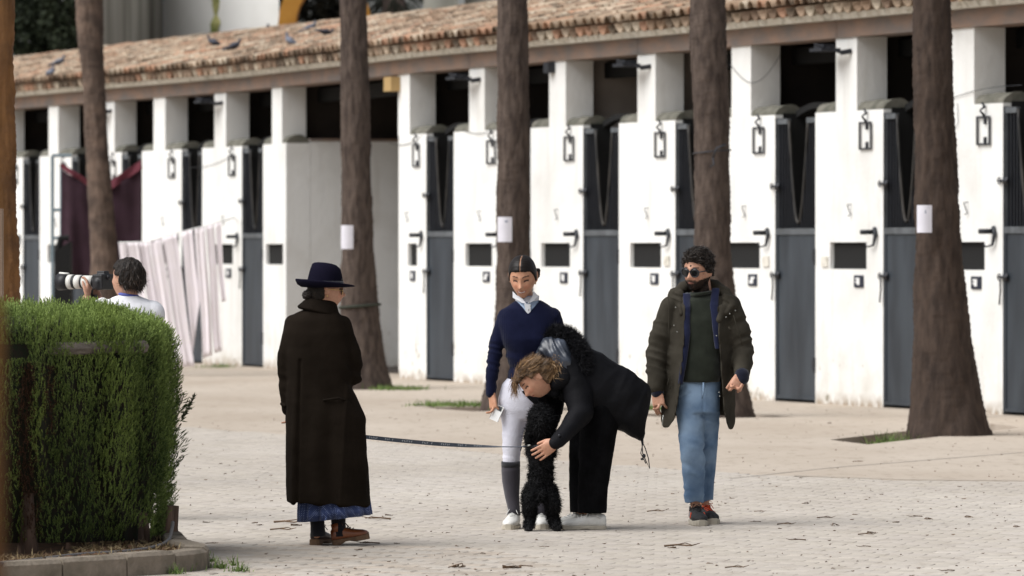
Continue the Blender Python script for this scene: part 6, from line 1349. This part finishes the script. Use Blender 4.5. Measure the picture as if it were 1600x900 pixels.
M_blk = mat('black_grey_mesh', (.010, .010, .011), (.035, .035, .036), scale=60, rough=.7); M_or = mat('orange_red_trim', (.75, .085, .025), rough=.6); M_greyp = mat('grey_suede', (.28, .28, .28), rough=.8)
acc = [(M_or, -.02 + .04, .16, .8), (M_greyp, .17, .30, .5), (M_or, .42, .52, .55)]
shoe(rD, 'trainer', (k(1086, 0).x, Df.D + .02, 0), (.12, -1, 0), M_blk, M_tsole, L=.30, k=1.12, lace=M_blk, ankle=.085, accent=acc, heelh=.03); shoe(rD, 'trainer', (k(1102, 0).x, Df.D + .24, 0), (.2, -1, 0), M_blk, M_tsole, L=.30, k=1.1, lace=M_or, ankle=.085, accent=acc, heelh=.03)
def maskD(V): return hl(V + np.array((0, 0, 1.0)) * (vnoise(V * 60)[:, None] * .004), .068, .004, .072, .015) | ((V[:, 1] < -.025) & (V[:, 2] > -.03))
Vh, Fh = hD.hair(.009, maskD, nu=90, nv=64); nrm = Vh / np.linalg.norm(Vh, axis=1, keepdims=True); lift = np.clip((Vh[:, 2] - .045) / .06, 0, 1) * .016; Vh = Vh + nrm * (fbm(Vh * 46, 2) * .022 + lift)[:, None]; Wh = hD.w(Vh); hairD = put('hair', Wh, Fh, M_hair_dark, rD, smooth=True)
P, Nr = surf_points(Wh, [f for f in Fh if len(f) == 4 and all(maskD(Vh[list(f)] * .84)) and min(Vh[i][2] for i in f) > .015], 4200); strands(P, Nr * .9 + RNG.normal(0, .6, P.shape), RNG.uniform(.018, .040, len(P)), .0026, 5, 3.4, (.006, .005, .0045), (.060, .046, .038), M_hairS, 'curls', hairD)
M_lensb = mat('black_lens', (.008, .008, .009), rough=.12, spec=.6); glasses(hD, rD, M_lensb, M_iron, .0275, .0034, .008, name='sunglasses', y=.103)

bo = next(o for o in rD.children if o.name.startswith('body')); nv_ = len(bo.data.vertices); Vb = np.empty(nv_ * 3, dtype=np.float32); bo.data.vertices.foreach_get('co', Vb); Vb = Vb.reshape(-1, 3) + np.array(rD.location); Nb = np.empty(nv_ * 3, dtype=np.float32); bo.data.vertex_normals.foreach_get('vector', Nb); Nb = Nb.reshape(-1, 3)
Lb = hD.local(Vb); xb, yb, zb_ = Lb.T; lp = (np.abs(xb) < .019) & (np.abs(zb_ + .055) < .007); bm_ = (np.linalg.norm(Lb, axis=1) < .17) & (yb > -.008) & (zb_ < -.048 + .42 * np.clip(np.abs(xb) - .030, 0, .1)) & (zb_ > -.115) & (zb_ < .01) & ~lp
ib = RNG.choice(np.nonzero(bm_)[0], 2600); strands(Vb[ib] - Nb[ib] * .001, Nb[ib] * .5 + np.array((0, 0, -.6)) + RNG.normal(0, .4, (2600, 3)), RNG.uniform(.006, .013, 2600), .0012, 3, 1.5, (.005, .004, .0035), (.022, .016, .013), M_hairS, 'beard', rD)
# ------------------------------------------------------------------ E: photographer behind the hedge
Ef = Fig(38.4); rE = thing('person', feet_base(Ef, 185, 768), 'dark haired photographer in white shirt seen from behind over the hedge', 'man'); k = Ef.p
hE = Head(k(200, 436), (-.80, .58, .05), (.05, 0, 1), 1.12, w=1.08)
def bodyE(mb):
    Ef.blimb(mb, [(202, 450, 0, 13), (202, 475, 0, 15), (200, 490, 0, 24)]); Ef.brows(mb, [(482, 150, 250, .07, 0), (520, 148, 246, .11, 0), (580, 158, 238, .1, 0), (640, 160, 236, .12, 0)])
    mb.limb([(k(154, 492), .06), (k(118, 520, .12), .045), (k(131, 466, .28), .030)]); hand(mb, k(131, 466, .28), (.18, .2, 1), (-.9, .2, 0), 1, .5, 1.0)
    mb.limb([(k(240, 495), .06), (k(210, 545, .25), .045), (k(150, 470, .35), .030)]); hand(mb, k(148, 470, .36), (-.5, .2, .8), (-.2, .5, 0), -1, .8, 1.0)
    Ef.blimb(mb, [(178, 640, 0, 22), (178, 710, 0, 14), (178, 760, 0, 10)]); Ef.blimb(mb, [(212, 640, 0, 22), (214, 710, 0, 14), (215, 760, 0, 10)])
build_body(rE, hE, [bodyE], (.52, .30, .21), voxel=.006)
q = MB(); Ef.rows(q, [(462, 186, 216, .06, 0), (468, 170, 230, .075, 0), (478, 150, 246, .10, 0), (500, 143, 252, .13, 0), (550, 150, 244, .13, 0), (620, 152, 242, .14, 0)]); q.limb([(k(158, 486), .085), (k(132, 508, .06), .075), (k(120, 524, .12), .065)], 16); q.limb([(k(238, 490), .085), (k(222, 525, .12), .075)], 16)
garment(rE, 'shirt', q, fabric('bright_white_shirt', (.80, .80, .83), (.74, .74, .78), sheen=0), .009, 4, [(k(160, 480), k(240, 490), .1, (1, 0, .5), 12, .008, 3)], .003)
q = MB(); q.tube([k(201 + 14 * math.cos(a), 461 + 2 * math.cos(a), .055 * math.sin(a)) for a in np.linspace(0, 2 * math.pi, 24)], .010, 8); q.put('shirt_collar', mat('blue_collar_edge', (.10, .12, .38), rough=.9), rE, smooth=True)
q = MB(); Ef.rows(q, [(615, 156, 240, .13, 0), (650, 154, 242, .14, 0)]); q.limb([(k(178, 650), .10), (k(178, 710), .08), (k(178, 762), .07)]); q.limb([(k(214, 650), .10), (k(215, 710), .08), (k(216, 762), .07)]); garment(rE, 'trousers', q, M_trk, .012, 4)
for x in (178, 215): shoe(rE, 'shoe', (k(x, 0).x, Ef.D, 0), (-.8, .5, 0), M_blk, M_tsole, L=.28)
def maskE(V): x, y, z = V.T; return (z > .050) | ((y < .045) & (z > .020)) | ((y < .0) & (z > -.03)) | ((y < -.02) & (z > -.055))
Vh, Fh = hE.hair(.012, maskE, nu=80, nv=60); nrm = Vh / np.linalg.norm(Vh, axis=1, keepdims=True); Vh = Vh + nrm * (fbm(Vh * np.array((60, 60, 14)), 2) * .012)[:, None]; Wh = hE.w(Vh); hairE = put('hair', Wh, Fh, M_hair_dark, rE, smooth=True)
P, Nr = surf_points(Wh, [f for f in Fh if len(f) == 4 and all(maskE(Vh[list(f)] * .84))], 2600); strands(P, Nr * .35 + np.array((.1, 0, -.8)) + RNG.normal(0, .3, P.shape), RNG.uniform(.02, .05, len(P)), .002, 3, .6, (.012, .008, .007), (.07, .045, .032), M_hairS, 'strands', hairE)
# camera with white telephoto lens
cE = thing('telephoto_camera', k(140, 450, .30), 'black camera with long white ringed telephoto lens held by the photographer', 'camera'); a0 = k(166, 441, .26); a1 = k(84, 441, .46); ax = (a1 - a0); M_wl = mat('white_lens_barrel', (.62, .61, .57), rough=.45); M_bk = mat('camera_black', (.014, .014, .016), rough=.5, spec=.4)
def ringc(t0, t1, r0, r1, m, nm='lens_ring'): q = MB(); q.tube([a0 + ax * t0, a0 + ax * (t0 + .001), a0 + ax * (t1 - .001), a0 + ax * t1], [r0 * .94, r0, r1, r1 * .94], 24); return q.put(nm, m, cE, smooth=True)
ringc(.30, .50, .043, .044, M_wl, 'lens_barrel'); ringc(.50, .535, .045, .045, M_bk); ringc(.535, .65, .046, .047, M_wl, 'lens_barrel'); ringc(.65, .70, .048, .048, M_bk); ringc(.70, .80, .049, .050, M_wl, 'lens_barrel'); ringc(.80, 1.0, .053, .058, M_bk, 'lens_hood'); ringc(.24, .30, .040, .043, M_bk)
q = MB(); q.tube([a0 + ax * .81 + Vector((0, 0, .05)), a0 + ax * .99 + Vector((0, 0, .055))], .012, 8); q.put('lens_hood', M_wl, cE, smooth=True)
cf = frame(ax, (0, 0, 1)); c = a0 + ax * .12; q = MB(); q.box(c, (.072, .040, .052), cf); q.box(c + Vector((0, 0, .056)), (.03, .032, .018), cf); q.limb([(c + cf @ Vector((-.06, -.0, .0)), .028), (c + cf @ Vector((-.06, 0, -.03)), .026)], 12); garment(cE, 'camera_body', q, M_bk, .005, 3, n0=.0005)
q = MB(); q.ball(a0 + ax * .02 + Vector((0, 0, .03)), .018, 12); q.put('eyecup', M_bk, cE, smooth=True); q = MB(); q.tube([a0 + ax * .37 - Vector((0, 0, .04)), a0 + ax * .37 - Vector((0, 0, .085))], [.022, .016], 10); q.box(a0 + ax * .38 - Vector((0, 0, .115)), (.014, .05, .03), cf); q.put('tripod_foot', M_bk, cE)

# ------------------------------------------------------------------ the dog, standing on its hind legs
Gf = Fig(36.85); k = Gf.p; dog = thing('dog', feet_base(Gf, 845, 830), 'curly black dog standing upright on its hind legs with its back to us', 'dog')
q = MB(); q.limb([(k(844, 762, .02), .072), (k(845, 740, .03), .076), (k(845, 712, .03), .070), (k(846, 700, .03), .068), (k(846, 688, .02), .044)], 18)
q.limb([(k(846, 684, .03), .050), (k(847, 668, .0), .052)], 14); q.limb([(k(846, 663, .0), .078), (k(845, 650, .03), .068)], 16); q.limb([(k(845, 650, .05), .04), (k(842, 640, .13), .028), (k(841, 638, .16), .022)], 12)
for sg, ex in ((-1, 826), (1, 866)): q.limb([(k(845 + sg * 14, 660, .02), .022), (k(845 + sg * 20, 684, .0), .024), (k(845 + sg * 20, 694, .0), .016)], 10)
q.limb([(k(832, 768, .02), .058), (k(828, 788, -.02), .048), (k(829, 806, .03), .036), (k(827, 820, .0), .034), (k(826, 826, -.05), .026)], 14); q.limb([(k(857, 768, .02), .058), (k(864, 788, -.02), .046), (k(864, 806, .03), .036), (k(867, 820, .0), .034), (k(871, 826, -.06), .026)], 14)
for sg in (-1, 1): q.limb([(k(845 + sg * 12, 700, .05), .034), (k(845 + sg * 16, 712, .13), .026), (k(848 + sg * 14, 700, .20), .022), (k(850 + sg * 12, 690, .25), .022)], 12)
q.limb([(k(845, 778, -.04), .02), (k(846, 770, -.10), .02)], 10)
V, N, F = remesh(q, .007, 4); V = V + N * (fbm(V * 28, 2) * .012)[:, None]; M_dog = mat('black_curly_coat', (.0045, .0045, .005), (.012, .012, .013), scale=60, rough=.8, bump=1, bscale=90, spec=.15); V[:, 2] = np.maximum(V[:, 2], .002); dg_body = put('body', V, F, M_dog, dog, smooth=True)
P, Nr = surf_points(V, F, 17000); z = P[:, 2]; L = .018 + .014 * RNG.uniform(0, 1, len(P)) + .012 * (z > .62); Dr = Nr * .8 + np.array((0, 0, -.45)) + RNG.normal(0, .4, P.shape); ok = z > .02
strands(P[ok], Dr[ok], L[ok], .0019, 4, 2.2, (.003, .003, .0035), (.020, .020, .022), M_fur, 'fur', dog, tvar=RNG.uniform(0, 1, ok.sum()) ** 2.5)
P, Nr = surf_points(V, F, 1500); a = (np.abs(P[:, 2] - .62) < .5); strands(P[a], Nr[a] + np.array((0, 0, -.9)) + RNG.normal(0, .35, P[a].shape), .05, .0018, 4, 1.2, (.003, .003, .0035), (.02, .02, .022), M_fur, 'fur', dog)
q = MB(); cc = k(846, 697, .03); q.tube([cc + Vector((.070 * math.cos(a), .070 * math.sin(a), .006 * math.cos(a))) for a in np.linspace(0, 2 * math.pi, 28)], .010, 8); col_ = q.put('dog_collar', M_iron, None, smooth=True, label='dark collar round the neck of the curly black dog', cat='collar', origin=tuple(cc))
q = MB(); q.tube([k(824, 696, -.06), k(829, 695, -.075)], .006, 8); q.put('buckle', M_btn, col_, smooth=True)
# leash: flat printed webbing that turns edge on near the dog
M_web = fabric('navy_webbing', (.035, .050, .075), (.05, .065, .095), rough=.6); M_webp = mat('white_leash_print', (.55, .58, .60), rough=.7)
a = PX(560, 681.5, 35.26); pts = [(560, 681, 35.26), (573, 683, 35.30), (620, 688, 35.55), (680, 693.5, 35.95), (730, 696.5, 36.25), (775, 698, 36.55), (806, 698.3, 36.75), (820, 697.5, 36.80)]
LP = [PX(*p) for p in pts]; ls = thing('leash', LP[1], 'dark printed webbing leash stretched from the hat woman to the dog', 'leash')
def lpt(t): i = min(int(t * (len(LP) - 1)), len(LP) - 2); return LP[i].lerp(LP[i + 1], t * (len(LP) - 1) - i)
R = []; n = 60
def tw(t): return .3 + 1.15 * max(0, min(1, (t - .45) / .3)) ** 1.2
for i in range(n + 1):
    t = i / n; c = lpt(t); a = tw(t); u_ = Vector((0, math.sin(a), math.cos(a))) * .0125; v_ = Vector((0, math.cos(a), -math.sin(a))) * .0015; R.append([c - u_ - v_, c + u_ - v_, c + u_ + v_, c - u_ + v_])
MB().rings(R).put('strap', M_web, ls)
for j in range(7):
    t0 = .155 + j * .075; q = MB()
    for g in range(5):
        t1 = t0 + g * .0085; 
        if g == 3 and j % 2: continue
        for (ta, tb, h0, h1) in ((t1, t1 + .0022, -.0055, .0055), (t1 + .0026, t1 + .0052, .003 * (-1) ** g, .0055 * (-1) ** g)):
            P_ = []
            for off in (-.0017, -.0025):
                for t, h in ((ta, h0), (tb, h0), (tb, h1), (ta, h1)): c = lpt(t); a = tw(t); u_ = Vector((0, math.sin(a), math.cos(a))); v_ = Vector((0, math.cos(a), -math.sin(a))); P_.append(c + u_ * h + v_ * off)
            q.box8(P_)
    q.put('lettering', M_webp, ls)
q = MB(); c = k(817, 697.5, -.05); q.tube([c, c + Vector((.012, 0, 0)), c + Vector((.03, 0, .001))], [.005, .008, .004], 8); q.tube([k(815, 697, -.05), k(813.5, 704, -.05)], [.006, .003], 6); q.put('snap_hook', M_iron, ls, smooth=True)
